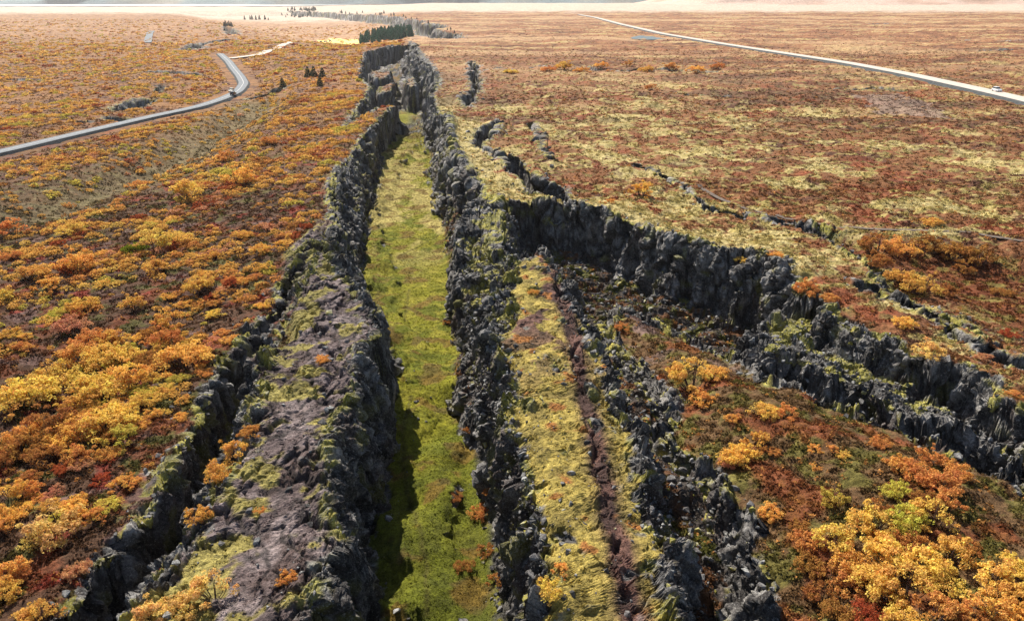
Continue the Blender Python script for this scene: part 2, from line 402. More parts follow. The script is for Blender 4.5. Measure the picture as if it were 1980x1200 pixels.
M_GRASS = ground_mat('fissure_grass', (0.15, 1.2, 6.0), (0.18, 0.35, 0.45), 0.9, 5.0, bdist=0.25)
M_PLAIN = ground_mat('plain', (0.02, 0.12, 0.6), (0.15, 0.3, 0.3), 0.4, 0.5, bdist=0.5)

def plain_mat(name, col, var=0.3, scale=3.0, rough=0.9, bump=0.4, spec=0.2):
    m, n, l, b = new_mat(name)
    geo = n.new('ShaderNodeNewGeometry')
    nz = n.new('ShaderNodeTexNoise'); nz.inputs['Scale'].default_value = scale; nz.inputs['Detail'].default_value = 5
    l.new(geo.outputs['Position'], nz.inputs['Vector'])
    mr = n.new('ShaderNodeMapRange'); mr.inputs['From Min'].default_value = 0.3; mr.inputs['From Max'].default_value = 0.7
    mr.inputs['To Min'].default_value = 1 - var; mr.inputs['To Max'].default_value = 1 + var
    l.new(nz.outputs['Fac'], mr.inputs['Value'])
    mx = n.new('ShaderNodeVectorMath'); mx.operation = 'SCALE'; mx.inputs[0].default_value = col[:3]
    l.new(mr.outputs['Result'], mx.inputs['Scale']); l.new(mx.outputs['Vector'], b.inputs['Base Color'])
    b.inputs['Roughness'].default_value = rough; b.inputs['Specular IOR Level'].default_value = spec
    if bump:
        bp = n.new('ShaderNodeBump'); bp.inputs['Strength'].default_value = bump; bp.inputs['Distance'].default_value = 0.05
        l.new(nz.outputs['Fac'], bp.inputs['Height']); l.new(bp.outputs['Normal'], b.inputs['Normal'])
    return m

def mesh_obj(name, V, Fc, mat, cols=None, alpha=None, smooth=False, parent=None, link=True):
    """V (n,3), Fc (m,k) faces of one size; cols (n,3) goes to a point attribute"""
    me = bpy.data.meshes.new(name)
    V = np.ascontiguousarray(V, np.float32); Fc = np.ascontiguousarray(Fc, np.int32)
    k = Fc.shape[1]
    me.vertices.add(len(V)); me.vertices.foreach_set('co', V.ravel())
    me.loops.add(Fc.size); me.loops.foreach_set('vertex_index', Fc.ravel())
    me.polygons.add(len(Fc))
    me.polygons.foreach_set('loop_start', np.arange(0, Fc.size, k, dtype=np.int32))
    me.polygons.foreach_set('loop_total', np.full(len(Fc), k, np.int32))
    me.polygons.foreach_set('use_smooth', np.full(len(Fc), smooth, bool))
    if cols is not None:
        at = me.attributes.new('Col', 'FLOAT_COLOR', 'POINT')
        c4 = np.ones((len(V), 4), np.float32); c4[:, :3] = cols
        if alpha is not None: c4[:, 3] = alpha
        at.data.foreach_set('color', c4.ravel())
    me.update(calc_edges=True)
    if mat: me.materials.append(mat)
    o = bpy.data.objects.new(name, me)
    if link: COL.objects.link(o)
    if parent: o.parent = parent
    return o
def tag(o, label, cat=None, group=None, kind=None):
    o['label'] = label
    if cat: o['category'] = cat
    if group: o['group'] = group
    if kind: o['kind'] = kind
    return o

# ------------------------------------------------------------------ the land as one grid, denser where it is steep
def half_w(y):
    return 0.7 * 1.32 * (0.919 * y + 14) + 9
rows = [19.0]
while rows[-1] < 5200:
    yv = rows[-1]
    rows.append(yv + (0.16 if 30 < yv < 135 else max(0.2, 0.0052 * (yv - 135) + 0.17)))
ROWS = np.array(rows); NR = len(ROWS); NC = 1050
STEP = 5
cy = ROWS[::STEP]
if cy[-1] != ROWS[-1]: cy = np.append(cy, ROWS[-1])
NS = 2200
s = np.linspace(-1, 1, NS)
X0 = s[None, :] * half_w(cy)[:, None]; Y0 = np.repeat(cy[:, None], NS, 1)
Z0, F0 = land(X0, Y0)
slope = np.abs(np.gradient(Z0, axis=1)) / np.gradient(X0, axis=1)
def blur(a, n, ax):
    k = np.ones(n) / n
    return np.apply_along_axis(lambda q: np.convolve(np.pad(q, n // 2, mode='edge'), k, 'valid')[:len(q)], ax, a)
dens = 1 + np.minimum(slope, 4) * 2.2 + F0['wall'] * 1.3
dens = blur(blur(blur(dens, 9, 1), 15, 1), 7, 0)
dens *= (0.55 + 0.45 * (np.abs(s) < 0.8))[None, :]
cdf = np.cumsum(dens, axis=1); cdf = (cdf - cdf[:, :1]) / (cdf[:, -1:] - cdf[:, :1])
q = np.linspace(0, 1, NC)
Sq = np.array([np.interp(q, cdf[k], s) for k in range(len(cy))])
ti = np.interp(ROWS, cy, np.arange(len(cy))); i0 = np.minimum(ti.astype(int), len(cy) - 2); fr = (ti - i0)[:, None]
SX = Sq[i0] * (1 - fr) + Sq[i0 + 1] * fr
GX = SX * half_w(ROWS)[:, None]; GY = np.repeat(ROWS[:, None], NC, 1)
GZ, GF = land(GX, GY)
print('grid', GX.shape)
def normals(X, Y, Z):
    dxi, dyi, dzi = [np.gradient(a, axis=0) for a in (X, Y, Z)]
    dxj, dyj, dzj = [np.gradient(a, axis=1) for a in (X, Y, Z)]
    nx = dyj * dzi - dzj * dyi; ny = dzj * dxi - dxj * dzi; nz = dxj * dyi - dyj * dxi
    L = np.sqrt(nx * nx + ny * ny + nz * nz) + 1e-12
    return nx / L, ny / L, nz / L
NX, NY, NZ = normals(GX, GY, GZ)
nx_s, ny_s, nz_s = NX, NY, NZ
fx, fy, fz_ = GX.ravel(), GY.ravel(), GZ.ravel()
wall = GF['wall'].ravel().copy()
steep = sstep(0.80, 0.55, nz_s).ravel()
wall = np.maximum(wall, (GF['c'].ravel() > .6) * sstep(1.7, .3, GF['cd'].ravel()) * sstep(-.05, .35, noise2(fx, fy, 2.2, 47)) * .9)
wall = np.maximum(wall, (GF['c'].ravel() > .6) * sstep(.38, .6, noise2(fx, fy, 3.1, 48)) * .7)
rockm = np.clip(np.maximum(wall, steep * 0.95), 0, 1)
lod = fy
dleft0 = rim_x(fy) - fx
disp = np.zeros(fx.shape); dispz = np.zeros(fx.shape)
# rock blocks
m = np.where((rockm > 0.12) & (lod < 900))[0]
sc = np.clip(lod[m] / 110.0, 1, 5)
qx, qy, qz = fx[m], fy[m], fz_[m]
sx = noise3(qx, qy, qz, 1.7, 61) * 0.5
tl1 = np.zeros(qx.shape); tl2 = tl1.copy()
f1, f2, cid = worley3(qx / sc + sx * .5, qy / sc, qz / sc * 0.34, 2.5, 62, tl1)
g1, g2, cid2 = worley3(qx / sc, qy / sc + sx * .5, qz / sc * 0.6, 0.95, 63, tl2)
amp = rockm[m]
b1 = (cid - 0.5) * 0.95 + tl1 * 1.25 - 0.6 * sstep(0.09, 0.0, f2 - f1)
b2 = (cid2 - 0.5) * 0.36 + tl2 * 0.40 - 0.2 * sstep(0.14, 0.0, g2 - g1)
tl3 = np.zeros(qx.shape); h1, h2, cid3 = worley3(qx / sc, qy / sc, qz / sc * .8, 0.42, 77, tl3)
b3 = (cid3 - .5) * .16 + tl3 * .30 - .1 * sstep(.12, 0, h2 - h1) + noise3(qx, qy, qz * 0.4, 3.5, 65) * 0.45
disp[m] = amp * ((b1 + b2) * np.minimum(sc, 1.7) + b3)
CRK = np.zeros(fx.shape); CRK[m] = sstep(0.16, 0.0, f2 - f1) * 0.6 + sstep(0.2, 0.0, g2 - g1) * 0.4
CID = np.full(fx.shape, 0.5); CID[m] = cid * 0.4 + cid2 * 0.3 + cid3 * 0.3
# rocky tops: low rubble relief
gul = GF['gully'].ravel(); flo = GF['floor'].ravel()
m = np.where((gul > 0.05) & (lod < 300))[0]
f1, f2, cidg = worley3(fx[m], fy[m], fz_[m] * 0.3, 1.5, 66)
g1, g2, cidh = worley3(fx[m], fy[m], fz_[m] * 0.3, 0.6, 67)
dispz[m] += gul[m] * (cidg * 1.1 + 0.5 * (0.6 - f1) + (0.5 - g1) * 0.35)
lbk = GF['lblock'].ravel(); cmk = (GF['c'].ravel() > .6) * 1.0
m = np.where(((lbk > 0.05) | (cmk > .5)) & (lod < 135))[0]
tl = np.zeros(len(m)); f1, f2, cidg = worley3(fx[m], fy[m] * .6, fz_[m] * 0.2, 1.3, 68, tl)
g1, g2, cidh = worley3(fx[m], fy[m], fz_[m] * 0.2, 0.5, 69)
dispz[m] += np.maximum(lbk[m], cmk[m] * (.16 + .9 * np.exp(-((fx[m] - np.interp(fy[m], [30, 60, 90, 120], [7.6, 7.2, 6.8, 4.8])) / 1.3) ** 2))) * (cidg * .45 + tl * .5 + (.5 - g1) * .28 - .3 * sstep(.12, 0, f2 - f1)) * sstep(-.5, .3, noise2(fx[m], fy[m], 5, 70))
LBC = np.zeros(fx.shape); LBC[m] = sstep(.14, 0, f2 - f1) * lbk[m]
# hummocks of moss and heath
soft = np.clip(1 - rockm - flo - gul * 0.8, 0, 1)
n1 = noise2(fx, fy, 3.2, 71); n2 = noise2(fx, fy, 1.1, 72); n3 = noise2(fx, fy, 0.45, 73)
near = sstep(260, 120, lod)
hum = np.abs(noise2(fx, fy, 14, 75)) * 1.6 + np.abs(noise2(fx, fy, 5.5, 76)) * 0.7
dispz += soft * sstep(70, 130, lod) * (hum - .7) * .75 * (dleft0 < 2)
dispz += soft * (0.28 * n1 + near * (0.20 * n2 + 0.11 * n3)) + soft * (1 - near) * 0.5 * noise2(fx, fy, 9, 74) * sstep(60, 200, lod)
dispz += flo * (0.10 * n1 + near * (0.09 * n2 + 0.07 * n3))
PX = fx + nx_s.ravel() * disp; PY = fy + ny_s.ravel() * disp * 0.9; PZ = fz_ + nz_s.ravel() * disp * 0.8 + dispz
# keep roadsides from poking through the roads
for pl, zr in ((ROAD_LP, -6.4), (ROAD_RP, 0.3)):
    mm = np.where(bbox_mask(fx, fy, pl, 12))[0]
    d = dist_poly(fx[mm], fy[mm], pl); k = sstep(14, 7, d)
    PZ[mm] = PZ[mm] * (1 - k) + np.minimum(PZ[mm], zr) * k

# ---- what grows or lies where (surface colours)
def mix(a, b, t):
    return a + (b - a) * t[:, None]
def C(*c): return np.array(c, np.float64)[None, :]
one = np.ones(fx.shape)
a1 = fbm2(fx, fy, 26, 81, 5, 0.6); a2 = fbm2(fx, fy, 9, 82, 5, 0.6); a3 = fbm2(fx, fy, 3.0, 83, 4, 0.6); a4 = fbm2(fx, fy * 0.8, 60, 84, 4, 0.6)
dleft = rim_x(fy) - fx
isleft = sstep(-3, 3, dleft)
# the shrub slope
left = mix(C(.085, .045, .026), C(.15, .052, .024), sstep(0.05, 0.4, a2))
left = mix(left, C(.085, .075, .022), sstep(0.05, 0.4, a3 + 0.3 * a1))
left = mix(left, C(.13, .075, .06), sstep(0.25, 0.5, fbm2(fx, fy, 5, 85)))
left = mix(left, C(.22, .035, .022), sstep(0.42, 0.6, fbm2(fx, fy, 6, 86)) * 0.8)
farl = sstep(110, 330, fy)
left = mix(left, mix(C(.30, .145, .055), C(.12, .062, .04), sstep(-0.1, 0.35, a2)), farl * 0.75)
vd = np.full(fx.shape, 99.0); mm = bbox_mask(fx, fy, VALE, 40); vd[mm] = dist_poly(fx[mm] + 5 * a2[mm], fy[mm] + 5 * a1[mm], VALE)
left = mix(left, mix(C(.13, .10, .045), C(.20, .16, .08), sstep(-0.1, 0.3, a3)), np.exp(-(vd / 13.0) ** 2) * 0.85)
# the moor
moor = mix(C(.225, .10, .044), C(.095, .043, .026), sstep(-0.05, 0.35, a2))
moor = mix(moor, C(.23, .058, .028), sstep(0.12, 0.45, fbm2(fx, fy, 15, 87)) * 0.6)
moor = mix(moor, C(.17, .125, .045), sstep(0.12, 0.4, a3 + 0.2 * a1) * 0.8)
patch = fbm2(fx + 4 * a3, fy, 17, 88, 4, 0.55)
band = 0.0
rimd = GF['dR'].ravel()
patch = fbm2(fx + 7 * a3 + 5 * a2, fy + 6 * a2, 15, 88, 5, 0.62)
ELL = [(1190, 235, 90, 22), (1270, 255, 60, 14), (1330, 290, 120, 18), (1000, 210, 40, 10), (900, 300, 50, 70), (990, 370, 60, 30), (1300, 335, 110, 14), (1330, 400, 130, 40), (1460, 458, 110, 28),
       (1560, 420, 60, 10), (1520, 355, 55, 11), (1600, 330, 110, 14), (1700, 280, 80, 12), (1900, 310, 110, 18), (1860, 400, 130, 20), (1800, 446, 120, 8), (1140, 290, 70, 22), (1050, 250, 40, 12), (1420, 230, 70, 12),
       (1560, 215, 80, 10), (1250, 200, 60, 8), (960, 290, 60, 15), (1750, 590, 60, 14), (1850, 640, 60, 12), (1620, 560, 40, 10), (2050, 350, 80, 14), (1680, 150, 80, 6), (1300, 165, 70, 6)]
patch = patch * .85 - .10
for eu, ev, ru, rv in ELL:
    ex, ey = P(eu, ev); rx_ = abs(P(eu + ru, ev)[0] - ex); ry_ = abs(P(eu, ev - rv)[1] - P(eu, ev + rv)[1]) / 2
    patch = np.maximum(patch, (.52 * np.exp(-(((fx - ex) / rx_) ** 2 + ((fy - ey) / ry_) ** 2) * .8)) + .55 * a2 + .3 * a3 - .08)
mossm = sstep(0.10, 0.30, patch + band - 0.02 + 0.25 * a3 + .55 * np.exp(-(rimd / 7.0) ** 2) * sstep(85, 110, fy) * sstep(330, 260, fy))
moor = mix(moor, mix(C(.50, .41, .18), C(.34, .27, .09), sstep(-0.1, 0.3, a3)), mossm * 0.9)
farr = sstep(160, 700, fy)
moor = mix(moor, mix(C(.34, .16, .078), C(.20, .082, .044), sstep(-0.15, 0.3, a1)), farr * 0.7)
strk = fbm2(fx * .3 + 3 * a3, fy + 8 * a2, 22, 104, 5, .6)
midf = sstep(120, 260, fy)
moor = mix(moor, mix(C(.47, .35, .17), C(.38, .29, .11), sstep(-.1, .3, a2)), midf * sstep(0.16, 0.46, strk) * (.35 + .45 * farr))
moor = mix(moor, C(.085, .045, .03), midf * sstep(0.12, 0.34, -strk + .25 * a3) * .6)
moor = mix(moor, C(.44, .28, .15), farr * sstep(0.05, 0.35, fbm2(fx * .3, fy, 110, 89)) * 0.7)
hol = GF['hollow'].ravel()
moor = mix(moor, mix(C(.14, .045, .018), C(.16, .12, .03), sstep(0.0, 0.4, a3)), hol * 0.85)
base = mix(moor, left, isleft)
# the far low plain: pale grass, a hayfield, sand
low = GF['low'].ravel()
base = mix(base, mix(C(.42, .27, .16), C(.30, .16, .09), sstep(-0.1, 0.3, a1)), low * 0.85)
fplain = sstep(480, 1100, fy) * isleft
base = mix(base, mix(C(.42, .24, .125), C(.24, .125, .065), sstep(-0.2, 0.3, a2 + .5 * a1)), fplain * 0.55)
sand = sstep(1750, 2250, fy + 250 * a4 - 300 * isleft * sstep(0, 900, dleft))
base = mix(base, C(.50, .39, .30), sand)
hay = PL([(612, 66), (640, 60), (694, 63), (698, 80), (640, 80), (612, 76)], -12)
mm = np.where(bbox_mask(fx, fy, hay, 30))[0]
base[mm] = mix(base[mm], C(.85, .62, .22), inside(fx[mm] + a2[mm] * 8, fy[mm] + 10 * a1[mm], hay) * 0.95)
grav = PL([(1655, 183), (1740, 180), (1790, 196), (1850, 225), (1800, 228), (1700, 215)], 0)
mm = np.where(bbox_mask(fx, fy, grav, 20))[0]
base[mm] = mix(base[mm], C(.25, .17, .13), inside(fx[mm] + a2[mm] * 6, fy[mm] + 8 * a1[mm], grav) * 0.85)
# the block beside the crack: bare reddish pavement with moss
lb = GF['lblock'].ravel()
pav = mix(C(.155, .115, .11), C(.29, .23, .22), sstep(-0.2, 0.35, a3))
pav = mix(pav, C(.085, .055, .047), sstep(0.02, 0.3, a2 + .3 * a3) * 0.75)
pav = mix(pav, C(.03, .027, .026), LBC * .8)
mo = sstep(0.14, 0.3, fbm2(fx, fy, 4.5, 90, 4, 0.6) + 0.22 * np.exp(-((dleft - 9) / 3.0) ** 2))
pav = mix(pav, mix(C(.36, .30, .09), C(.24, .20, .06), sstep(-0.1, 0.3, a3)), mo)
base = mix(base, pav, lb)
# ridge top: two cushions of moss along a brown strip
c_ = GF['c'].ravel(); cd = GF['cd'].ravel()
strip = np.exp(-((fx - np.interp(fy, [30, 60, 90, 120], [7.6, 7.2, 6.8, 4.8]) + 0.5 * a3) / (1.0 + 0.9 * sstep(70, 95, fy))) ** 2)
rt = mix(C(.42, .32, .08), C(.26, .20, .055), sstep(-0.1, 0.3, a3))
rt = mix(rt, mix(C(.17, .09, .07), C(.08, .046, .038), sstep(0, .3, a3)), np.clip(np.maximum(strip * 1.3, sstep(0.02, 0.16, fbm2(fx, fy, 5, 91)) * sstep(55, 80, fy)), 0, 1))
rt = mix(rt, C(.36, .15, .04), sstep(0.42, 0.55, fbm2(fx, fy, 3, 92)))
base = mix(base, rt, (c_ > 0.6) * 1.0)
d_ = GF['d'].ravel()
dt = mix(C(.13, .075, .035), C(.13, .11, .03), sstep(-0.1, 0.3, a3))
dt = mix(dt, C(.20, .055, .022), sstep(0.1, 0.35, fbm2(fx, fy, 5, 93)) * 0.7)
dt = mix(dt, C(.17, .11, .09), sstep(0.1, 0.3, fbm2(fx, fy, 4, 94)) * sstep(66, 88, fy))
base = mix(base, dt, (d_ > 0.6) * 1.0)
b_ = GF['b'].ravel()
base = mix(base, mix(C(.34, .29, .09), C(.20, .18, .16), sstep(-0.05, 0.15, a3)), (b_ > 0.6) * 1.0)
# grassy bed of the fissure
straw = sstep(0.0, 0.35, fbm2(fx, fy * 0.6, 9, 95, 4, 0.6) + 0.42 * np.exp(-((fy - 190) / 60) ** 2) - 0.05)
gr = mix(C(.165, .158, .012), C(.11, .12, .011), sstep(-0.2, 0.3, a2))
gr = mix(gr, C(.25, .22, .028), sstep(0.0, 0.3, a3) * sstep(60, 90, fy) * 0.7)
gr = mix(gr, mix(C(.095, .105, .010), C(.06, .068, .010), sstep(-.1, .3, a3)), sstep(72, 48, fy) * 0.75)  # soft shadow over the near floor, painted in as darker grass
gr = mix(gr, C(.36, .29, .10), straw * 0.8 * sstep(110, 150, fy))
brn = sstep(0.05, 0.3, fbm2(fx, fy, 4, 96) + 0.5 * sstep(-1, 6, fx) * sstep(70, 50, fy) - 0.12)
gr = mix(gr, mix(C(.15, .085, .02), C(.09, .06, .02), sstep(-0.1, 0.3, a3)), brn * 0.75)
for trl in ([(795, 770), (778, 860), (782, 930), (802, 1010), (822, 1080), (826, 1200)], [(775, 495), (850, 455)], [(792, 560), (784, 620)]):
    p_ = PL(trl, -10); mm = np.where(bbox_mask(fx, fy, p_, 2))[0]
    gr[mm] = mix(gr[mm], C(.07, .06, .015), np.exp(-(dist_poly(fx[mm] + 0.4 * a3[mm], fy[mm], p_) / 0.22) ** 2) * 0.7)
tal = GF['tal'].ravel()
gr = mix(gr, mix(C(.075, .07, .06), C(.15, .14, .02), sstep(0.0, 0.25, a3)), sstep(0.15, 0.6, tal))
gfar = sstep(245, 275, fy)
gr = mix(gr, mix(mix(C(.20, .11, .045), C(.10, .085, .03), sstep(-.1, .3, a3)), C(.085, .08, .08), sstep(0.0, 0.3, fbm2(fx, fy, 12, 98))), gfar * 0.95)
gr = mix(gr, C(.20, .19, .02), sstep(285, 292, fy) * sstep(420, 330, fy) * np.exp(-((fx - P(826, 180, -10)[0]) / 4.0) ** 2))
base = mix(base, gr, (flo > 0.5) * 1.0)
gu = mix(C(.085, .07, .06), C(.17, .075, .03), sstep(0.0, 0.25, a3) * 0.85)
gu = mix(gu, C(.12, .12, .02), sstep(0.05, 0.3, fbm2(fx, fy, 3.5, 97)) * 0.8)
base = mix(base, gu, gul * (1 - (c_ > .6)) * (1 - (d_ > .6)))
crk = GF['crack'].ravel()
base = mix(base, mix(C(.07, .055, .03), C(.14, .05, .025), sstep(0.1, 0.35, a3)), crk * 0.85)
# bare rock
nz2 = nz_s.ravel()
rv = noise3(fx, fy, fz_, 1.3, 101); rv2 = noise3(fx, fy, fz_, 0.5, 102); rv3 = noise3(fx, fy, fz_, 4.0, 103)
rk = mix(C(.066, .060, .057), C(.275, .258, .242), sstep(-0.3, 0.6, rv2 * 0.6 + rv * 0.5 + (CID - 0.5)))
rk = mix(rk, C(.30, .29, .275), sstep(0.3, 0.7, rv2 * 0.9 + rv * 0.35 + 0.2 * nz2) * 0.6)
rk = mix(rk, C(.11, .075, .062), sstep(0.2, 0.6, rv3) * 0.5)
rk = mix(rk, C(.03, .03, .032), CRK * 0.75)
rmoss = sstep(420, 300, fy) * sstep(0.62, 0.9, nz2) * sstep(-0.3, 0.2, rv + 0.5 * rv3)
rk = mix(rk, mix(C(.40, .35, .07), C(.24, .22, .05), sstep(-.3, .3, rv2)), rmoss * 0.9)
rk = mix(rk, C(.16, .15, .02), sstep(0.45, 0.75, rv * 0.8 + rv3 * 0.5) * 0.6)
rm = sstep(0.30, 0.62, rockm + 0.25 * rv2 * (rockm > 0.05))
COLS = mix(base, rk, rm)
COLS = np.clip(COLS * (1 + 0.10 * noise2(fx, fy, 0.8, 99))[:, None], 0.004, 0.95)
ROCKM = rm

# ---- split the sheet into the pieces of land
GP = np.stack([PX, PY, PZ], 1)
idx = np.arange(NR * NC).reshape(NR, NC)
quads = np.stack([idx[:-1, :-1], idx[:-1, 1:], idx[1:, 1:], idx[1:, :-1]], -1).reshape(-1, 4)
def vq(a): return a.ravel()[quads].mean(1)
side = GF['side'].ravel()[quads[:, 0]]
qf, qg, qc, qd, qb, ql, qk = [vq(GF[k]) for k in ('floor', 'gully', 'c', 'd', 'b', 'lblock', 'crack')]
qw = vq(rm); qx_, qy_ = vq(PX), vq(PY); qdl = vq(dleft)
REG = np.where(qdl > 0, 0, 1)                              # 0 shrub slope, 1 moor
REG[(ql > 0.5) & (side == 0)] = 2                           # slab beside the crack
REG[(side == 1)] = 3                                        # dark cliff
REG[(side == 2)] = 4                                        # grey cliff
REG[(qk > 0.4) & (qdl > 4) & (qy_ < 140)] = 8
REG[qg > 0.3] = 5
REG[(qf > 0.3)] = 6
REG[(qc > 0.05)] = 7
REG[(qd > 0.05)] = 9
REG[(qb > 0.05)] = 10
REG[(vq(low) > 0.3) | ((qy_ > 1000) & (qdl > 0))] = 11
REG[(REG < 2) & (qy_ > 1900)] = 12
LAND = [
    (0, 'heath_slope', M_HEATH, 'rust brown heath slope falling from the fissure down to the asphalt road', 'hillside'),
    (1, 'moor', M_HEATH, 'flat red and yellow mossy moor between the fissure and the gravel road', 'moor'),
    (2, 'rock_slab', M_ROCK, 'long bare pinkish rock slab between the dark crack and the green fissure', 'rock'),
    (3, 'dark_cliff', M_ROCK, 'shaded black cliff along the shrub side of the green fissure', 'cliff'),
    (4, 'grey_cliff', M_ROCK, 'broken grey basalt cliff under the rim of the moor', 'cliff'),
    (5, 'gully', M_ROCK, 'dark rubble filled gully beside the moss topped ridge', 'gully'),
    (6, 'fissure_floor', M_GRASS, 'flat green grassy floor of the great fissure', 'grass floor'),
    (7, 'rock_ridge', M_ROCK, 'narrow rock ridge with yellow moss top standing in the fissure', 'ridge'),
    (8, 'crack', M_ROCK, 'dark narrow crack in the heath slope with orange shrubs inside', 'crack'),
    (9, 'rock_bench', M_HEATH, 'broad sloping bench of red heath covered by the largest yellow thicket', 'bench'),
    (10, 'rock_shelf', M_ROCK, 'low lichen grey rock shelf with a moss cap below the grey cliff', 'rock'),
    (11, 'low_plain', M_PLAIN, 'pale low plain with hayfield beyond the asphalt road', 'plain'),
    (12, 'sand_plain', M_PLAIN, 'pale sandy plain at the foot of the far hills', 'plain')]
for rid, nm, mt, lb_, cat in LAND:
    sel = quads[REG == rid]
    if not len(sel): continue
    u, inv = np.unique(sel, return_inverse=True)
    o = mesh_obj(nm, GP[u], inv.reshape(-1, 4), mt, COLS[u], ROCKM[u], smooth=rid in (0, 1, 6, 9, 11, 12))
    tag(o, lb_, cat, kind='structure')

# ground height lookup on the finished sheet: nearest grid sample
def ground(x, y):
    x = np.atleast_1d(np.asarray(x, float)); y = np.atleast_1d(np.asarray(y, float))
    r = np.clip(np.searchsorted(ROWS, y), 1, NR - 1)
    r = np.where(np.abs(ROWS[r - 1] - y) < np.abs(ROWS[r] - y), r - 1, r)
    cidx = np.empty(len(x), int)
    for rr in np.unique(r):
        k = r == rr
        j = np.clip(np.searchsorted(GX[rr], x[k]), 1, NC - 1)
        j = np.where(np.abs(GX[rr][j - 1] - x[k]) < np.abs(GX[rr][j] - x[k]), j - 1, j)
        cidx[k] = rr * NC + j
    return PZ[cidx], cidx
#VEG
# ------------------------------------------------------------------ foliage
def leaf_mat(name, trans=0.35):
    m, n, l, b = new_mat(name)
    n.remove(b)
    at = n.new('ShaderNodeAttribute'); at.attribute_name = 'Col'
    oi = n.new('ShaderNodeObjectInfo')
    mx = n.new('ShaderNodeVectorMath'); mx.operation = 'MULTIPLY'
    l.new(at.outputs['Color'], mx.inputs[0]); l.new(oi.outputs['Color'], mx.inputs[1])
    d = n.new('ShaderNodeBsdfDiffuse'); t = n.new('ShaderNodeBsdfTranslucent'); ms = n.new('ShaderNodeMixShader')
    l.new(mx.outputs['Vector'], d.inputs['Color']); l.new(mx.outputs['Vector'], t.inputs['Color'])
    ms.inputs['Fac'].default_value = trans
    l.new(d.outputs[0], ms.inputs[1]); l.new(t.outputs[0], ms.inputs[2])
    l.new(ms.outputs[0], n['Material Output'].inputs['Surface'])
    return m
M_LEAF = leaf_mat('autumn_leaves', 0.38)
M_NEEDLE = leaf_mat('spruce_needles', 0.3)
M_TWIG = plain_mat('twigs', (.075, .05, .042), bump=0)
M_BARK = plain_mat('bark', (.09, .065, .05), bump=0)

def tris_at(cen, size, rng, flat=0.0, out=None):
    """random small triangles; flat pulls them level, out leans them outward"""
    n = len(cen)
    nrm = rng.normal(size=(n, 3))
    if out is not None: nrm = nrm * 0.75 + out * 1.0
    nrm[:, 2] += flat
    nrm /= np.linalg.norm(nrm, axis=1, keepdims=True) + 1e-9
    t = np.cross(nrm, rng.normal(size=(n, 3))); t /= np.linalg.norm(t, axis=1, keepdims=True) + 1e-9
    b = np.cross(nrm, t)
    sz = size[:, None] * rng.uniform(0.7, 1.3, (n, 1))
    V = np.stack([cen + t * sz, cen - t * sz * 0.5 + b * sz * 0.87, cen - t * sz * 0.5 - b * sz * 0.87], 1).reshape(-1, 3)
    return V
def tube_path(pts, rad, k=4):
    V = []; Fc = []
    for i, (p, r) in enumerate(zip(pts, rad)):
        for j in range(k):
            a = 2 * math.pi * j / k
            V.append((p[0] + r * math.cos(a), p[1] + r * math.sin(a), p[2]))
        if i:
            for j in range(k):
                Fc.append(((i - 1) * k + j, (i - 1) * k + (j + 1) % k, i * k + (j + 1) % k, i * k + j))
    return V, Fc
def shrub_proto(seed, nst, nleaf, leaf, hgt=0.85, lean=0.55):
    """unit shrub (radius about 1): forking stems that end in tufts of leaves"""
    rng = np.random.default_rng(seed)
    BV = []; BF = []; cens = []; outs = []; cl = []
    for k in range(nst):
        a = rng.uniform(0, 2 * math.pi); rr = math.sqrt(rng.uniform(0.0, 1.0)) * 0.95
        tip = np.array([math.cos(a) * rr, math.sin(a) * rr, hgt * (1.0 - 0.62 * rr ** 2) * rng.uniform(0.62, 1.12)])
        foot = np.array([math.cos(a) * rr * 0.22, math.sin(a) * rr * 0.22, -0.08])
        mid = foot * 0.45 + tip * 0.55 + np.array([0, 0, -0.06]) + rng.normal(0, 0.05, 3)
        v, f = tube_path([foot, mid, tip], [0.028, 0.019, 0.007])
        o = len(BV); BV += v; BF += [tuple(o + i for i in q) for q in f]
        for t in range(rng.integers(2, 5)):
            c = mid + (tip - mid) * rng.uniform(0.55, 1.05) + rng.normal(0, 0.13, 3) * np.array([1, 1, .6])
            r = rng.uniform(0.12, 0.22)
            m = int(nleaf * rng.uniform(0.6, 1.3))
            d = rng.normal(size=(m, 3)); d /= np.linalg.norm(d, axis=1, keepdims=True)
            d[:, 2] = np.where(d[:, 2] < -0.2, -d[:, 2] * 0.6, d[:, 2])
            cens.append(c + d * r * rng.uniform(0.55, 1.0, (m, 1)) * np.array([1.1, 1.1, .8])); outs.append(d)
            hue = rng.uniform(-1, 1)
            cl.append(np.repeat(np.array([[1 + .08 * hue, 1 + .22 * hue, 1 + .1 * hue]]), m, 0) * rng.uniform(0.72, 1.22, (m, 1)))
    cen = np.vstack(cens); out = np.vstack(outs); col = np.vstack(cl)
    cen[:, 2] = np.maximum(cen[:, 2], 0.03)
    V = tris_at(cen, np.full(len(cen), leaf), rng, 0.25, out)
    return V, np.arange(len(V)).reshape(-1, 3), np.repeat(col, 3, 0), np.array(BV), np.array(BF)

YEL = (.80, .53, .13); YO = (.79, .455, .115); ORA = (.70, .33, .10); RED = (.40, .10, .04); SAL = (.66, .32, .17)
YGR = (.62, .50, .10); BOR = (.44, .20, .06); PAL = (.78, .54, .18); GRN = (.20, .22, .02)
CNAME = {YEL: 'golden yellow', YO: 'amber', ORA: 'orange', RED: 'rusty red', SAL: 'salmon pink', YGR: 'lemon yellow', BOR: 'brownish orange', PAL: 'pale yellow', GRN: 'green'}

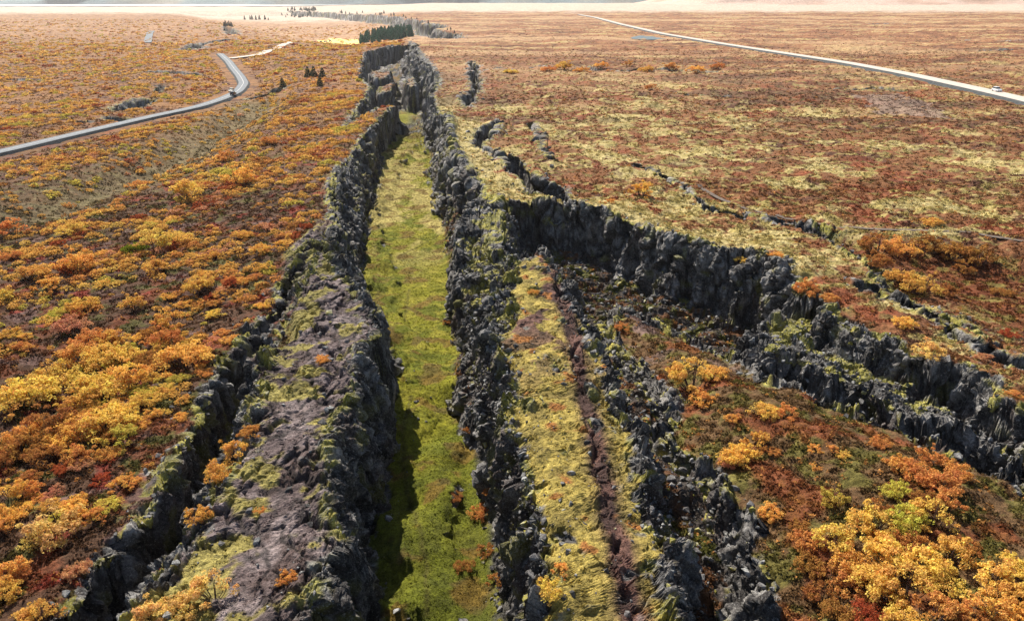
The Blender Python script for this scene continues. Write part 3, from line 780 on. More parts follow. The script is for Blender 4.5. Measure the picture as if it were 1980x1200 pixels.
PROTO = []
for k, (nst, nl, lf, hg) in enumerate([(26, 38, .044, .80), (22, 40, .046, .95), (30, 34, .043, .62), (18, 38, .048, 1.05), (32, 32, .042, .55), (15, 40, .050, .85)]):
    V, Fc, cc, BV, BF = shrub_proto(100 + k, nst, nl, lf, hg)
    fo = mesh_obj('foliage', V, Fc, M_LEAF, cc, link=False); br = mesh_obj('branches', BV, BF, M_TWIG, link=False)
    PROTO.append((fo.data, br.data))
    bpy.data.objects.remove(fo); bpy.data.objects.remove(br)
NEXTP = [0]
def shrub(x, y, r, color, label, group=None, parts=True, squash=1.0, pk=None):
    z = float(ground(x, y)[0][0])
    k = NEXTP[0] % len(PROTO) if pk is None else pk
    NEXTP[0] += 1
    fm, bm = PROTO[k]
    root = bpy.data.objects.new('birch_shrub', None); COL.objects.link(root)
    root.empty_display_size = 0.2
    root.location = (x, y, z - 0.05); root.rotation_euler = (0, 0, random.uniform(0, 6.28))
    root.scale = (r * random.uniform(.92, 1.08), r * random.uniform(.92, 1.08), r * squash * random.uniform(.9, 1.1))
    tag(root, label, 'shrub', group)
    f = bpy.data.objects.new('foliage', fm); COL.objects.link(f); f.parent = root
    j = random.uniform(.88, 1.1)
    f.color = (color[0] * j, color[1] * j * random.uniform(.92, 1.08), color[2] * j, 1)
    if parts:
        b = bpy.data.objects.new('branches', bm); COL.objects.link(b); b.parent = root
    return root

# shrubs traced one by one: centre, width in photo pixels, colour, what sets it apart
TR = [
 (355, 685, 104, YO, 'large rounded amber birch shrub standing alone uphill of the dark crack'),
 (318, 652, 66, ORA, 'small orange shrub touching the uphill side of the large rounded amber shrub'),
 (55, 752, 110, YEL, None), (18, 780, 80, YEL, None), (110, 722, 90, YEL, None), (150, 690, 84, YO, None), (205, 690, 84, YEL, None), (246, 684, 66, YEL, None),
 (190, 745, 96, YEL, None), (252, 728, 84, YO, None), (180, 655, 74, ORA, None), (225, 655, 60, YO, None), (285, 690, 50, BOR, None), (160, 770, 70, YO, None),
 (272, 772, 46, YEL, 'small golden yellow shrub below the dense amber thicket, between it and the dark crack'),
 (238, 852, 62, YGR, 'bushy lemon yellow shrub, the greenest on the heath slope'), (210, 872, 44, YO, 'small amber shrub tucked below the bushy lemon yellow shrub'),
 (150, 880, 58, ORA, 'round orange shrub below the long yellow thicket row'),
 (205, 812, 90, YEL, None), (245, 800, 60, YEL, None), (150, 822, 96, YO, None), (95, 812, 90, BOR, None), (60, 835, 80, YO, None), (40, 860, 80, BOR, None), (85, 875, 70, BOR, None), (15, 885, 60, BOR, None), (120, 850, 70, YO, None),
 (18, 950, 62, YO, None), (25, 985, 60, YO, None), (5, 1015, 50, YO, None), (60, 940, 44, ORA, None),
 (110, 1012, 96, PAL, 'widest pale yellow shrub on the heath slope below the dark crack'), (150, 985, 60, YO, 'amber shrub growing against the widest pale yellow shrub'), (188, 1000, 42, ORA, 'small orange shrub at the end of the wide pale yellow shrub'), (75, 1035, 56, PAL, None),
 (30, 1100, 66, YO, None), (12, 1140, 60, YO, None), (40, 1105, 40, ORA, None), (155, 1100, 50, SAL, 'salmon pink shrub on the lip of the dark crack'), (85, 1190, 74, YO, None),
 (428, 905, 66, YO, 'largest amber shrub growing down inside the dark crack'), (452, 868, 52, YO, 'amber shrub inside the crack just above the largest one'), (482, 832, 42, ORA, 'topmost orange shrub inside the dark crack'), (380, 992, 50, YO, 'lowest amber shrub inside the dark crack'), (310, 1095, 24, RED, None),
 (415, 1140, 78, PAL, 'rounded pale yellow shrub on the rock slab beside the crack'), (335, 1168, 70, PAL, 'pale yellow shrub with a gap, at the edge of the crack on the rock slab'), (290, 1190, 70, PAL, None), (350, 1200, 60, PAL, None), (555, 1115, 42, ORA, 'lone small orange shrub on the reddish rock slab'), (625, 690, 30, ORA, None), (500, 985, 24, ORA, None),
 (140, 622, 58, SAL, 'long salmon pink shrub lying along the upper heath slope'), (45, 668, 40, ORA, None), (415, 605, 34, YEL, None), (255, 585, 46, YEL, None), (160, 585, 54, YO, None), (95, 555, 50, YO, None), (20, 640, 40, YO, None), (12, 570, 44, YEL, None), (65, 525, 60, YO, None), (150, 505, 70, YO, None), (20, 490, 40, ORA, None), (30, 445, 50, ORA, None), (140, 440, 50, YEL, 'spiky golden yellow shrub above the olive grass vale'), (365, 370, 60, YEL, 'tall golden yellow shrub, the highest on the upper heath slope'), (260, 480, 50, GRN, 'green leaved shrub among the yellow shrubs of the heath slope'), (460, 345, 60, YO, None), (470, 450, 40, YO, None), (300, 470, 60, YEL, None), (345, 455, 56, YEL, None), (300, 515, 50, YO, None), (505, 480, 44, YO, None), (515, 515, 30, YEL, None), (390, 550, 60, YO, None), (340, 620, 60, YO, None), (300, 640, 50, BOR, None), (210, 505, 30, YEL, None), (270, 350, 40, ORA, None), (440, 300, 40, ORA, None), (520, 270, 40, ORA, None),
 (1340, 735, 84, YEL, 'spindly golden yellow birch on the rock bench beside the gully, the tallest there'), (1378, 716, 50, YEL, 'upper golden stem clump leaning on the tallest spindly birch'), (1355, 770, 50, YO, None),
 (1478, 792, 54, YEL, 'round yellow shrub at the gully edge of the rock bench, red shrub beside it'), (1520, 796, 46, ORA, 'low orange shrub beside the round yellow shrub on the rock bench'),
 (1432, 876, 74, YO, None), (1466, 856, 50, YO, None), (1408, 886, 40, SAL, None), (1418, 806, 34, YO, None), (1495, 868, 30, ORA, None), (1574, 866, 28, YO, None), (1632, 876, 30, YEL, None), (1575, 900, 26, YO, None), (1700, 850, 40, ORA, 'orange shrub at the foot of the grey cliff beyond the bench'), (1610, 866, 26, ORA, None),
 (1492, 988, 46, YO, 'amber shrub on the gully lip beside a grey rock pinnacle'), (1610, 960, 50, YGR, 'lemon yellow shrub above the great yellow thicket, slightly apart'), (1735, 945, 60, YGR, None), (1700, 975, 44, BOR, None),
 (1775, 908, 70, ORA, None), (1825, 930, 76, ORA, None), (1740, 895, 60, ORA, None), (1795, 880, 50, ORA, None), (1850, 905, 60, ORA, None), (1835, 965, 60, ORA, None), (1790, 960, 50, BOR, None),
 (1618, 1030, 84, YEL, None), (1560, 1040, 56, ORA, None), (1690, 1010, 80, YEL, None), (1745, 1000, 84, YGR, None), (1800, 1000, 84, YEL, None), (1650, 1075, 90, YO, None), (1715, 1070, 90, YEL, None), (1780, 1080, 96, YEL, None), (1835, 1070, 84, YEL, None), (1690, 1125, 96, YEL, None), (1750, 1135, 100, YEL, None), (1820, 1110, 76, YEL, None), (1640, 1130, 70, ORA, None), (1565, 1085, 60, BOR, None), (1610, 1110, 60, BOR, None), (1625, 1185, 70, BOR, None), (1590, 1150, 60, BOR, None), (1680, 1180, 70, RED, None),
 (1925, 1110, 84, YEL, None), (1955, 1150, 84, YO, None), (1905, 1160, 80, YEL, None), (1965, 1090, 64, YEL, None), (1800, 1185, 84, ORA, None), (1745, 1190, 76, YEL, None), (1850, 1180, 70, ORA, None), (1975, 1200, 80, YO, None), (1880, 1200, 64, BOR, None), (1545, 1010, 40, BOR, None), (1660, 1020, 50, ORA, None), (1760, 1040, 60, ORA, None), (1700, 1040, 50, YO, None), (1870, 1050, 50, BOR, None),
 (1205, 632, 28, ORA, 'lone small orange shrub in the dark gully near the tip of the mossy ridge'), (1065, 1135, 56, YEL, 'golden yellow shrub on the mossy ridge top'), (1085, 1100, 36, YO, 'small amber shrub above the golden shrub on the mossy ridge top'), (1030, 560, 22, YO, None),
 (1788, 690, 58, PAL, 'pale yellow rounded shrub on the rim above the grey cliff'), (1748, 622, 42, YEL, 'yellow shrub on the mossy bank between crack and grey cliff'), (1782, 552, 66, YEL, 'bright yellow shrub in the hollow of the moor, the brightest there'), (1735, 535, 50, YO, None),
 (1695, 480, 66, BOR, None), (1735, 474, 66, YO, None), (1785, 478, 60, BOR, None), (1840, 486, 66, BOR, None), (1890, 496, 60, BOR, None), (1690, 515, 50, BOR, None), (1860, 520, 40, BOR, None), (1935, 560, 40, BOR, None), (1830, 560, 40, BOR, None),
 (1437, 482, 32, YEL, 'small yellow moor shrub near the grey cliff rim, away from the hollow'), (1500, 490, 28, YO, 'small amber shrub on the moor just short of the hollow'), (1798, 425, 40, YO, 'lone amber shrub on the flat mossy moor beside the footpath'), (1242, 372, 48, YO, 'low amber shrub patch on the moor behind the rim'), (1950, 640, 34, RED, None), (1962, 760, 36, ORA, None), (1900, 690, 34, SAL, None), (1560, 560, 46, ORA, None), (1600, 575, 40, ORA, None), (1180, 408, 24, ORA, None),
 (1060, 131, 30, ORA, None), (1092, 128, 34, YO, None), (1125, 134, 30, ORA, None), (1160, 126, 28, YO, None), (1182, 131, 30, ORA, None), (1215, 124, 24, ORA, None), (1250, 132, 30, YO, None), (1300, 129, 30, ORA, None), (1345, 134, 34, YO, None), (1385, 133, 28, ORA, None),
 (988, 136, 26, YEL, 'lone golden yellow shrub at the end of the short dark scarp on the moor'), (1260, 170, 26, ORA, 'low orange shrub alone on the far moor'),
 (930, 985, 44, ORA, 'orange shrub on the grass floor against the foot of the mossy ridge'), (905, 830, 26, BOR, None), (865, 620, 20, BOR, None), (940, 1060, 40, BOR, None), (900, 1090, 40, BOR, None), (960, 1120, 36, BOR, None), (880, 955, 30, BOR, None), (950, 920, 36, BOR, None),
]
def area_name(u, v):
    if u < 480 and v > 640: return 'in the thicket downhill of the dark crack', 'thicket shrubs left of the crack'
    if u < 640 and v > 200: return 'on the upper heath slope towards the asphalt road', 'shrubs of the upper heath slope'
    if u < 1000 and v > 560: return 'on the grassy fissure floor', 'shrubs on the fissure floor'
    if v < 200: return 'on the long dark scarp across the far moor', 'shrubs along the far moor scarp'
    if u > 1380 and v > 840: return 'in the yellow thicket on the rock bench', 'thicket shrubs on the rock bench'
    if v < 580 and u > 1600: return 'in the sunken hollow of the moor', 'shrubs in the hollow'
    return 'growing on rock near the grey cliff', 'shrubs near the grey cliff'
N_IND = 0
CATALOG = []
for u, v, wpx, colr, lab in TR:
    # centre pixel to the ground: walk the sight line down
    z = 0.0
    vb = v + wpx * 0.22
    for it in range(6):
        x, y = P(u, vb, z)
        z = float(ground(x, y)[0][0]) * 0.7 + z * 0.3
    dep = cp * y + sp * (CAM_H - z)
    r = wpx * 0.56 * dep / FPX
    grp = None
    if lab is None:
        an, grp = area_name(u, v)
        szn = 'large' if r > 1.55 else 'small' if r < 1.0 else 'middling'
        lab = f'{szn} {CNAME[colr]} birch shrub {an}'.replace('brownish ', 'brown ')
        grp = f'{szn} {CNAME[colr]} {grp}'
    CATALOG.append((u, v, r))
    shrub(x, y, r, colr, lab, grp, squash=1.15 if wpx > 40 else 0.9)
    N_IND += 1
print('traced shrubs', N_IND)

# the many more: sampled over the heath slope and the moor, the nearest stand as objects, the rest as scrub
def scatter(n, y0, y1, rng, xl, xr, power=1.0):
    y = y0 + (y1 - y0) * rng.uniform(0, 1, n) ** power
    x = xl(y) + (xr(y) - xl(y)) * rng.uniform(0, 1, n)
    return x, y
def fields(ci):
    return {k: GF[k].ravel()[ci] for k in ('wall', 'floor', 'gully', 'crack', 'lblock', 'c', 'd', 'b', 'hollow', 'side', 'low')}
def road_d(x, y):
    return np.minimum(dist_poly(x, y, ROAD_LP), dist_poly(x, y, ROAD_RP))
rng = np.random.default_rng(21)
sx, sy = [], []
for n, a, b in ((7000, 30, 150), (17000, 150, 330), (19000, 330, 800), (7000, 800, 1700)):
    x, y = scatter(n, a, b, rng, lambda y: -half_w(y) * 0.93, lambda y: rim_x(y) - 1.0); sx.append(x); sy.append(y)
sx = np.concatenate(sx); sy = np.concatenate(sy)
sz, ci = ground(sx, sy)
f = fields(ci)
clus = fbm2(sx, sy, 11, 201, 4, 0.6) + 0.4 * fbm2(sx, sy, 40, 202, 3)
vdd = dist_poly(sx, sy, VALE)
den = sstep(-0.25, 0.35, clus) * (1 - 0.9 * np.exp(-(vdd / 16) ** 2))
den *= np.interp(sy, [30, 55, 75, 100], [0.25, 0.35, 0.7, 1.0])
ok = (f['wall'] < 0.25) & (f['lblock'] < 0.3) & (f['crack'] < 0.1) & (f['side'] == 0) & (road_d(sx, sy) > 9) & (rng.uniform(0, 1, len(sx)) < den)
sx, sy, sz, ci = sx[ok], sy[ok], sz[ok], ci[ok]
sr = rng.uniform(0.35, 1.0, len(sx)) ** 1.5 * np.interp(sy, [40, 120, 300, 800], [1.15, 1.3, 1.6, 2.8])
hue = fbm2(sx, sy, 16, 203, 3) + rng.normal(0, 0.22, len(sx))
pal = np.array([YEL, YO, ORA, BOR, SAL, RED, YGR])
pk = np.clip(np.digitize(hue, [-0.48, -0.28, 0.10, 0.36, 0.48, 0.60]), 0, 6)
order = np.array([6, 0, 1, 2, 3, 4, 5]); pk = order[pk]; pk = np.where((pk == 2) & (rng.uniform(0, 1, len(pk)) < .5), 1, pk)
dep = cp * sy + sp * (CAM_H - sz)
us = 990 + FPX * sx / dep
px = sr / dep
inview = (us > 0) & (us < 1980) & (sy > 36)
rank = np.argsort(-(px * inview))
take = rank[:118]
for i in take:
    szn = 'large' if sr[i] > 1.45 else 'small' if sr[i] < 1.0 else 'middling'
    cn = CNAME[tuple(pal[pk[i]])]
    where = 'among heather on the near heath slope' if sy[i] < 62 else 'on the heath slope between the crack and the vale'
    shrub(float(sx[i]), float(sy[i]), float(sr[i]), tuple(pal[pk[i]]), f'{szn} {cn} birch shrub {where}', f'{szn} {cn} shrubs {where}', squash=0.8)
    N_IND += 1
rest = np.setdiff1d(np.arange(len(sx)), take)
print('scrub', len(rest), 'individual', N_IND)
def scrub_mesh(x, y, z, r, col, k, rng, leaf, hz=0.7):
    n = len(x)
    d = rng.normal(size=(n, k, 3)); d /= np.linalg.norm(d, axis=2, keepdims=True)
    d[:, :, 2] = np.abs(d[:, :, 2])
    # lumpy crown: a few bulges per shrub
    bul = rng.normal(size=(n, 4, 3)); bul /= np.linalg.norm(bul, axis=2, keepdims=True); bul[:, :, 2] = np.abs(bul[:, :, 2])
    cosb = np.einsum('nkc,nbc->nkb', d, bul).max(2)
    rad = (0.72 + 0.38 * sstep(0.6, 0.95, cosb)) * rng.uniform(0.75, 1.05, (n, k))
    c = d * rad[:, :, None] * r[:, None, None] * np.array([1, 1, hz])
    c += np.stack([x, y, z], 1)[:, None, :]
    col = col[:, None, :] * (rng.uniform(0.7, 1.2, (n, k, 1))) * (0.9 + 0.25 * (sstep(0.6, 0.95, cosb) - .5))[:, :, None]
    V = tris_at(c.reshape(-1, 3), np.repeat(r * leaf, k), rng, 0.2, d.reshape(-1, 3))
    return V, np.repeat(col.reshape(-1, 3), 3, 0)
Vs, Cs = [], []
for lo, hi, k, lf in ((0, 160, 120, .15), (160, 340, 56, .22), (340, 2000, 22, .36)):
    i = rest[(sy[rest] >= lo) & (sy[rest] < hi)]
    if len(i):
        V, cc = scrub_mesh(sx[i], sy[i], sz[i] - 0.05, sr[i], pal[pk[i]] * 0.92, k, rng, lf, 0.62); Vs.append(V); Cs.append(cc)
V = np.vstack(Vs); cc = np.vstack(Cs)
tag(mesh_obj('birch_scrub', V, np.arange(len(V)).reshape(-1, 3), M_LEAF, cc), 'orange and yellow birch scrub spread over the heath slope towards the lake', 'scrub', kind='stuff')

# low heather and crowberry over heath, moor and benches
hx, hy = [], []
for n, a, b in ((60000, 32, 75), (60000, 75, 150), (45000, 150, 300), (40000, 300, 560), (16000, 560, 1000)):
    x, y = scatter(n, a, b, rng, lambda y: -half_w(y) * .82, lambda y: half_w(y) * .82); hx.append(x); hy.append(y)
hx = np.concatenate(hx); hy = np.concatenate(hy)
hz, ci = ground(hx, hy); f = fields(ci)
ok = (ROCKM[ci] < 0.35) & (road_d(hx, hy) > 7) & (f['floor'] < 0.5) & (fbm2(hx, hy, 2.2, 210, 2) > -0.25) & (rng.uniform(0, 1, len(hx)) < 1 - .7 * np.maximum(f['lblock'], f['c'] > .5)) & (rng.uniform(0, 1, len(hx)) < np.interp(hy, [0, 200, 400, 1000], [1, 1, .6, .12]))
hx, hy, hz, ci = hx[ok], hy[ok], hz[ok], ci[ok]
f = fields(ci)
hr = rng.uniform(0.18, 0.42, len(hx)) * np.interp(hy, [40, 100, 300, 1000], [0.8, 1.05, 1.9, 3.2])
hr *= np.where((f['c'] > .5) | (f['lblock'] > .5), 0.7, 1)
hc = COLS[ci] * rng.uniform(0.75, 1.35, (len(hx), 1))
yy = rng.uniform(0, 1, len(hx)); u1 = (yy < 0.05) & (f['c'] < .5) & (f['lblock'] < .5); hc[u1] = np.array(ORA) * 0.8
u1 = (yy > 0.93); hc[u1] *= 0.5
k = 7
V, cc = scrub_mesh(hx, hy, hz - 0.03, hr, hc, k, rng, 0.42, 0.55)
tag(mesh_obj('heather', V, np.arange(len(V)).reshape(-1, 3), M_LEAF, cc), 'low heather and moss tufts covering heath slope and moor', 'heather', kind='stuff')
# tufts of grass on the fissure floor
x, y = scatter(60000, 30, 290, rng, lambda y: rim_x(y), lambda y: rim_x(y) * 0 + 8, 1.6)
z, ci = ground(x, y); f = fields(ci)
ok = (f['floor'] > 0.7); x, y, z, ci = x[ok], y[ok], z[ok], ci[ok]
r_ = rng.uniform(0.07, 0.15, len(x)) * np.interp(y, [40, 120, 300], [0.9, 1.4, 2.6])
V, cc = scrub_mesh(x, y, z - 0.03, r_, COLS[ci] * rng.uniform(.75, 1.35, (len(x), 1)), 6, rng, 0.4, 0.8)
tag(mesh_obj('grass', V, np.arange(len(V)).reshape(-1, 3), M_LEAF, cc), 'tufts of green grass on the fissure floor', 'grass', kind='stuff')

# ------------------------------------------------------------------ loose rock
ico_v = []
t_ = (1 + 5 ** .5) / 2
for a, b in ((-1, t_), (1, t_), (-1, -t_), (1, -t_)):
    ico_v += [(a, b, 0)]
for a, b in ((-1, t_), (1, t_), (-1, -t_), (1, -t_)):
    ico_v += [(0, a, b)]
for a, b in ((-1, t_), (1, t_), (-1, -t_), (1, -t_)):
    ico_v += [(b, 0, a)]
ICO = np.array(ico_v) / np.linalg.norm(ico_v[0])
ICF = np.array([(0, 11, 5), (0, 5, 1), (0, 1, 7), (0, 7, 10), (0, 10, 11), (1, 5, 9), (5, 11, 4), (11, 10, 2), (10, 7, 6), (7, 1, 8), (3, 9, 4), (3, 4, 2), (3, 2, 6), (3, 6, 8), (3, 8, 9), (4, 9, 5), (2, 4, 11), (6, 2, 10), (8, 6, 7), (9, 8, 1)])
from mathutils.geometry import normal as _n
def hull_faces(V):
    import bmesh
    bm = bmesh.new()
    for v in V: bm.verts.new(v)
    bmesh.ops.convex_hull(bm, input=bm.verts)
    bm.verts.ensure_lookup_table(); bm.faces.ensure_lookup_table()
    used = sorted({v.index for fc in bm.faces for v in fc.verts})
    mp = {o: i for i, o in enumerate(used)}
    Fh = [tuple(mp[v.index] for v in fc.verts) for fc in bm.faces if len(fc.verts) == 3]
    Vh = np.array([bm.verts[i].co[:] for i in used]); bm.free()
    return Vh, np.array(Fh)
rng = np.random.default_rng(33)
ROCKS = []
for k in range(10):
    p = rng.normal(size=(11, 3)); p /= np.linalg.norm(p, axis=1, keepdims=True)
    p *= rng.uniform(0.75, 1.0, (11, 1)) * np.array([1, rng.uniform(.6, .95), rng.uniform(.55, .85)])
    ROCKS.append(hull_faces(p))
x, y = [], []
for n, a, b in ((60000, 30, 80), (60000, 80, 170), (15000, 170, 300)):
    xa, ya = scatter(n, a, b, rng, lambda y: rim_x(y) - 22, lambda y: rim_x(y) * 0 + 62); x.append(xa); y.append(ya)
x = np.concatenate(x); y = np.concatenate(y)
z, ci = ground(x, y); f = fields(ci)
nzr = nz_s.ravel()[ci]
wgt = f['gully'] * 0.6 + f['wall'] * (nzr > 0.65) * 0.2 + (f['c'] > .5) * 0.05 + f['lblock'] * 0.04 + GF['tal'].ravel()[ci] * 0.4 + (f['b'] > .5) * .25
ok = rng.uniform(0, 1, len(x)) < wgt * 0.62
x, y, z, ci = x[ok], y[ok], z[ok], ci[ok]
rr = 0.10 + 0.50 * rng.uniform(0, 1, len(x)) ** 3.5
rr *= np.interp(y, [40, 120, 300], [0.85, 1.15, 2.2])
dep = cp * y + sp * (CAM_H - z); us = 990 + FPX * x / dep
gu_ = GF['gully'].ravel()[ci]
cand = np.where((rr > 0.5) & (us > 10) & (us < 1970) & (y > 38) & (gu_ > 0.5))[0]
big = cand[np.argsort(-rr[cand] / dep[cand])][:60]
M_STONE = ground_mat('loose_stone', (1.5, 5.0, 14.0), (0.3, 0.45, 0.45), 0.8, 7.0, rough=0.85, bdist=0.12, lichen=0.6)
def rock_cols(V, base):
    n = noise3(V[:, 0], V[:, 1], V[:, 2], 0.6, 120)
    c_ = mix(base, base * 0 + np.array([.40, .40, .38]), sstep(0.2, 0.7, n) * 0.6)
    return np.clip(c_, .01, .9)
Vs, Fs, Bs = [], [], []; off = 0
for i in range(len(x)):
    if i in set(big.tolist()): pass
bigset = set(big.tolist())
for i in range(len(x)):
    Vr, Fr = ROCKS[i % 10]
    a = rng.uniform(0, 6.28); ca, sa = math.cos(a), math.sin(a)
    sc3 = rr[i] * rng.uniform(.75, 1.25, 3)
    W = Vr * sc3
    W = np.stack([W[:, 0] * ca - W[:, 1] * sa, W[:, 0] * sa + W[:, 1] * ca, W[:, 2]], 1)
    bc = np.array([[.085, .08, .078]]) * rng.uniform(.5, 2.0)
    if rng.uniform() < 0.12: bc = np.array([[.26, .23, .05]])
    if i in bigset:
        o = mesh_obj('boulder', W, Fr, M_STONE, rock_cols(W + np.array([x[i], y[i], z[i]]), np.repeat(bc, len(W), 0)))
        o.location = (x[i], y[i], z[i] + rr[i] * 0.15)
        where = 'in the gully under the grey cliff' if y[i] > 66 else 'in the rubble gully beside the mossy ridge'
        sh = 'mossy yellow' if bc[0, 0] > .25 else 'pale grey' if bc[0, 0] > .14 else 'dark grey'
        tag(o, f'{sh} angular boulder {where}', 'boulder', f'{sh} boulders {where}')
        continue
    W = W + np.array([x[i], y[i], z[i] + rr[i] * 0.12])
    Vs.append(W); Fs.append(Fr + off); Bs.append(np.repeat(bc, len(W), 0)); off += len(W)
V = np.vstack(Vs)
print('rubble', len(Vs))
tag(mesh_obj('rubble', V, np.vstack(Fs), M_STONE, rock_cols(V, np.vstack(Bs))), 'loose grey basalt rubble on cliffs, rims and gully beds', 'rubble', kind='stuff')
#OBJ
# ------------------------------------------------------------------ roads and paths
def smooth_line(pl, step):
    seg = np.r_[0, np.cumsum(np.hypot(*np.diff(pl, axis=0).T))]
    n = int(seg[-1] / step) + 2
    t = np.linspace(0, seg[-1], n)
    q = np.stack([np.interp(t, seg, pl[:, 0]), np.interp(t, seg, pl[:, 1])], 1)
    k = max(3, int(30 / step)) | 1
    w_ = np.hanning(k + 2)[1:-1]; w_ /= w_.sum()
    return np.stack([np.convolve(np.pad(q[:, i], k // 2, mode='edge'), w_, 'valid') for i in (0, 1)], 1)
def ribbon(name, pl, prof, zf, mat):
    """prof: (offset, height) across the road"""
    t = np.gradient(pl, axis=0); t /= np.linalg.norm(t, axis=1, keepdims=True)
    nrm = np.stack([t[:, 1], -t[:, 0]], 1)
    zc = zf(pl)
    V = np.concatenate([np.stack([pl[:, 0] + nrm[:, 0] * o, pl[:, 1] + nrm[:, 1] * o, zc + h], 1)[:, None] for o, h in prof], 1)
    n, k = V.shape[:2]
    ii = np.arange(n * k).reshape(n, k)
    Fc = np.stack([ii[:-1, :-1], ii[:-1, 1:], ii[1:, 1:], ii[1:, :-1]], -1).reshape(-1, 4)
    return mesh_obj(name, V.reshape(-1, 3), Fc, mat, smooth=False)
M_ASPH = plain_mat('asphalt', (.17, .185, .20), .15, .8, bump=.2)
M_SHOULDER = plain_mat('road_shoulder', (.055, .06, .062), .35, .9)
M_GRAVEL = plain_mat('pale_gravel', (.50, .44, .38), .12, .5, bump=.2)
M_LINE = plain_mat('road_paint', (.75, .74, .70), .05, 2, bump=0)
M_PATH = plain_mat('trodden_path', (.135, .105, .085), .25, 1.2)
plL = smooth_line(ROAD_LP, 3.0); plR = smooth_line(ROAD_RP, 5.0)
zL = lambda p: np.full(len(p), -5.6); zR = lambda p: np.full(len(p), 1.15)
tag(ribbon('road', plL, [(-2.3, 0), (0, .06), (2.3, 0)], zL, M_ASPH), 'grey asphalt road curving through the orange heath', 'road', kind='structure')
o = ribbon('road_marking', plL, [(-.07, .075), (.07, .075)], zL, M_LINE); tag(o, 'thin white centre line of the curving asphalt road', 'road line', kind='structure')
tag(ribbon('road_embankment', plL, [(-3.7, -1.5), (-2.5, -.02), (0, -.03), (2.5, -.02), (3.7, -1.5)], zL, M_SHOULDER), 'dark gravel shoulder of the curving asphalt road', 'embankment', kind='structure')
tag(ribbon('gravel_road', plR, [(-3.9, 0), (0, .08), (3.9, 0)], zR, M_GRAVEL), 'straight pale gravel road crossing the moor', 'road', kind='structure')
tag(ribbon('gravel_road_embankment', plR, [(-6.6, -2.2), (-4.2, -.03), (0, -.04), (4.2, -.03), (6.6, -2.2)], zR, M_SHOULDER), 'dark embankment under the straight pale gravel road', 'embankment', kind='structure')
def gz(p):
    z = ground(p[:, 0], p[:, 1])[0]
    return np.maximum(z, np.convolve(np.pad(z, 4, mode='edge'), np.ones(9) / 9, 'valid')) + .06 + .5 * sstep(300, 450, p[:, 1])
def path(name, pts, z0, wd, mat, label, step=2.0):
    p = smooth_line(PL(pts, z0), step)
    tag(ribbon(name, p, [(-wd / 2, 0), (0, .03), (wd / 2, 0)], gz, mat), label, 'path', kind='structure')
path('track', [(440, 122), (500, 117), (516, 112), (530, 103), (546, 96), (575, 88), (600, 80), (625, 72), (650, 66)], -9, 7, M_GRAVEL, 'pale winding track from the asphalt road to the hayfield', 4)
path('far_road', [(284, 84), (288, 70), (293, 58)], -9, 8, M_ASPH, 'short stretch of grey road far off on the heath', 6)
path('footpath', [(1340, 358), (1400, 388), (1500, 424), (1600, 438), (1700, 442), (1850, 450), (1990, 470), (2150, 500)], -.2, 1.0, M_PATH, 'narrow trodden footpath across the mossy moor')
# pond and lake
def flat_poly(name, pts, z, mat, label, cat):
    p = PL(pts, z); n = len(p)
    V = np.c_[p, np.full(n, z)]; c = V.mean(0)
    V = np.vstack([V, c]); Fc = np.array([(i, (i + 1) % n, n) for i in range(n)])
    tag(mesh_obj(name, V, Fc, mat), label, cat, kind='structure')
M_WATER, n_, l_, b_w = new_mat('water'); b_w.inputs['Base Color'].default_value = (.07, .10, .10, 1); b_w.inputs['Roughness'].default_value = 0.45
gzp = float(ground(*P(1258, 73, 0))[0][0])
flat_poly('pond', [(1222, 72), (1236, 69), (1262, 69.5), (1290, 72), (1292, 75.5), (1262, 77), (1236, 76.5), (1218, 75)], gzp + 1.0, M_WATER, 'small blue pond beside the gravel road', 'pond')

# ------------------------------------------------------------------ conifers
def spruce_proto(seed, tiers, per, ratio):
    rng = np.random.default_rng(seed); cen = []; out = []
    for t in range(tiers):
        h = 0.08 + 0.9 * t / tiers
        R_ = ratio * (1 - h) ** 0.85 * rng.uniform(.85, 1.12) + .015
        m = max(5, int(per * (1 - h) + 4))
        a = rng.uniform(0, 6.28, m); rr = R_ * np.sqrt(rng.uniform(.12, 1, m))
        cen.append(np.stack([np.cos(a) * rr, np.sin(a) * rr, h - rr * .35 + rng.normal(0, .015, m)], 1))
        out.append(np.stack([np.cos(a), np.sin(a), np.full(m, .5)], 1))
    cen = np.vstack(cen); out = np.vstack(out)
    V = tris_at(cen, np.full(len(cen), .055), rng, .3, out)
    cc = np.repeat(rng.uniform(.7, 1.3, (len(cen), 1)) * np.ones(3), 3, 0)
    f = mesh_obj('crown', V, np.arange(len(V)).reshape(-1, 3), M_NEEDLE, cc, link=False)
    TV, TF = tube_path([(0, 0, -.05), (0, 0, .4), (0, 0, .92)], [.035, .022, .006], 6)
    t_ = mesh_obj('trunk', TV, TF, M_BARK, link=False)
    d = (f.data, t_.data); bpy.data.objects.remove(f); bpy.data.objects.remove(t_)
    return d
SPR = [spruce_proto(300 + k, 20, 34, r) for k, r in enumerate((.25, .31, .38))]
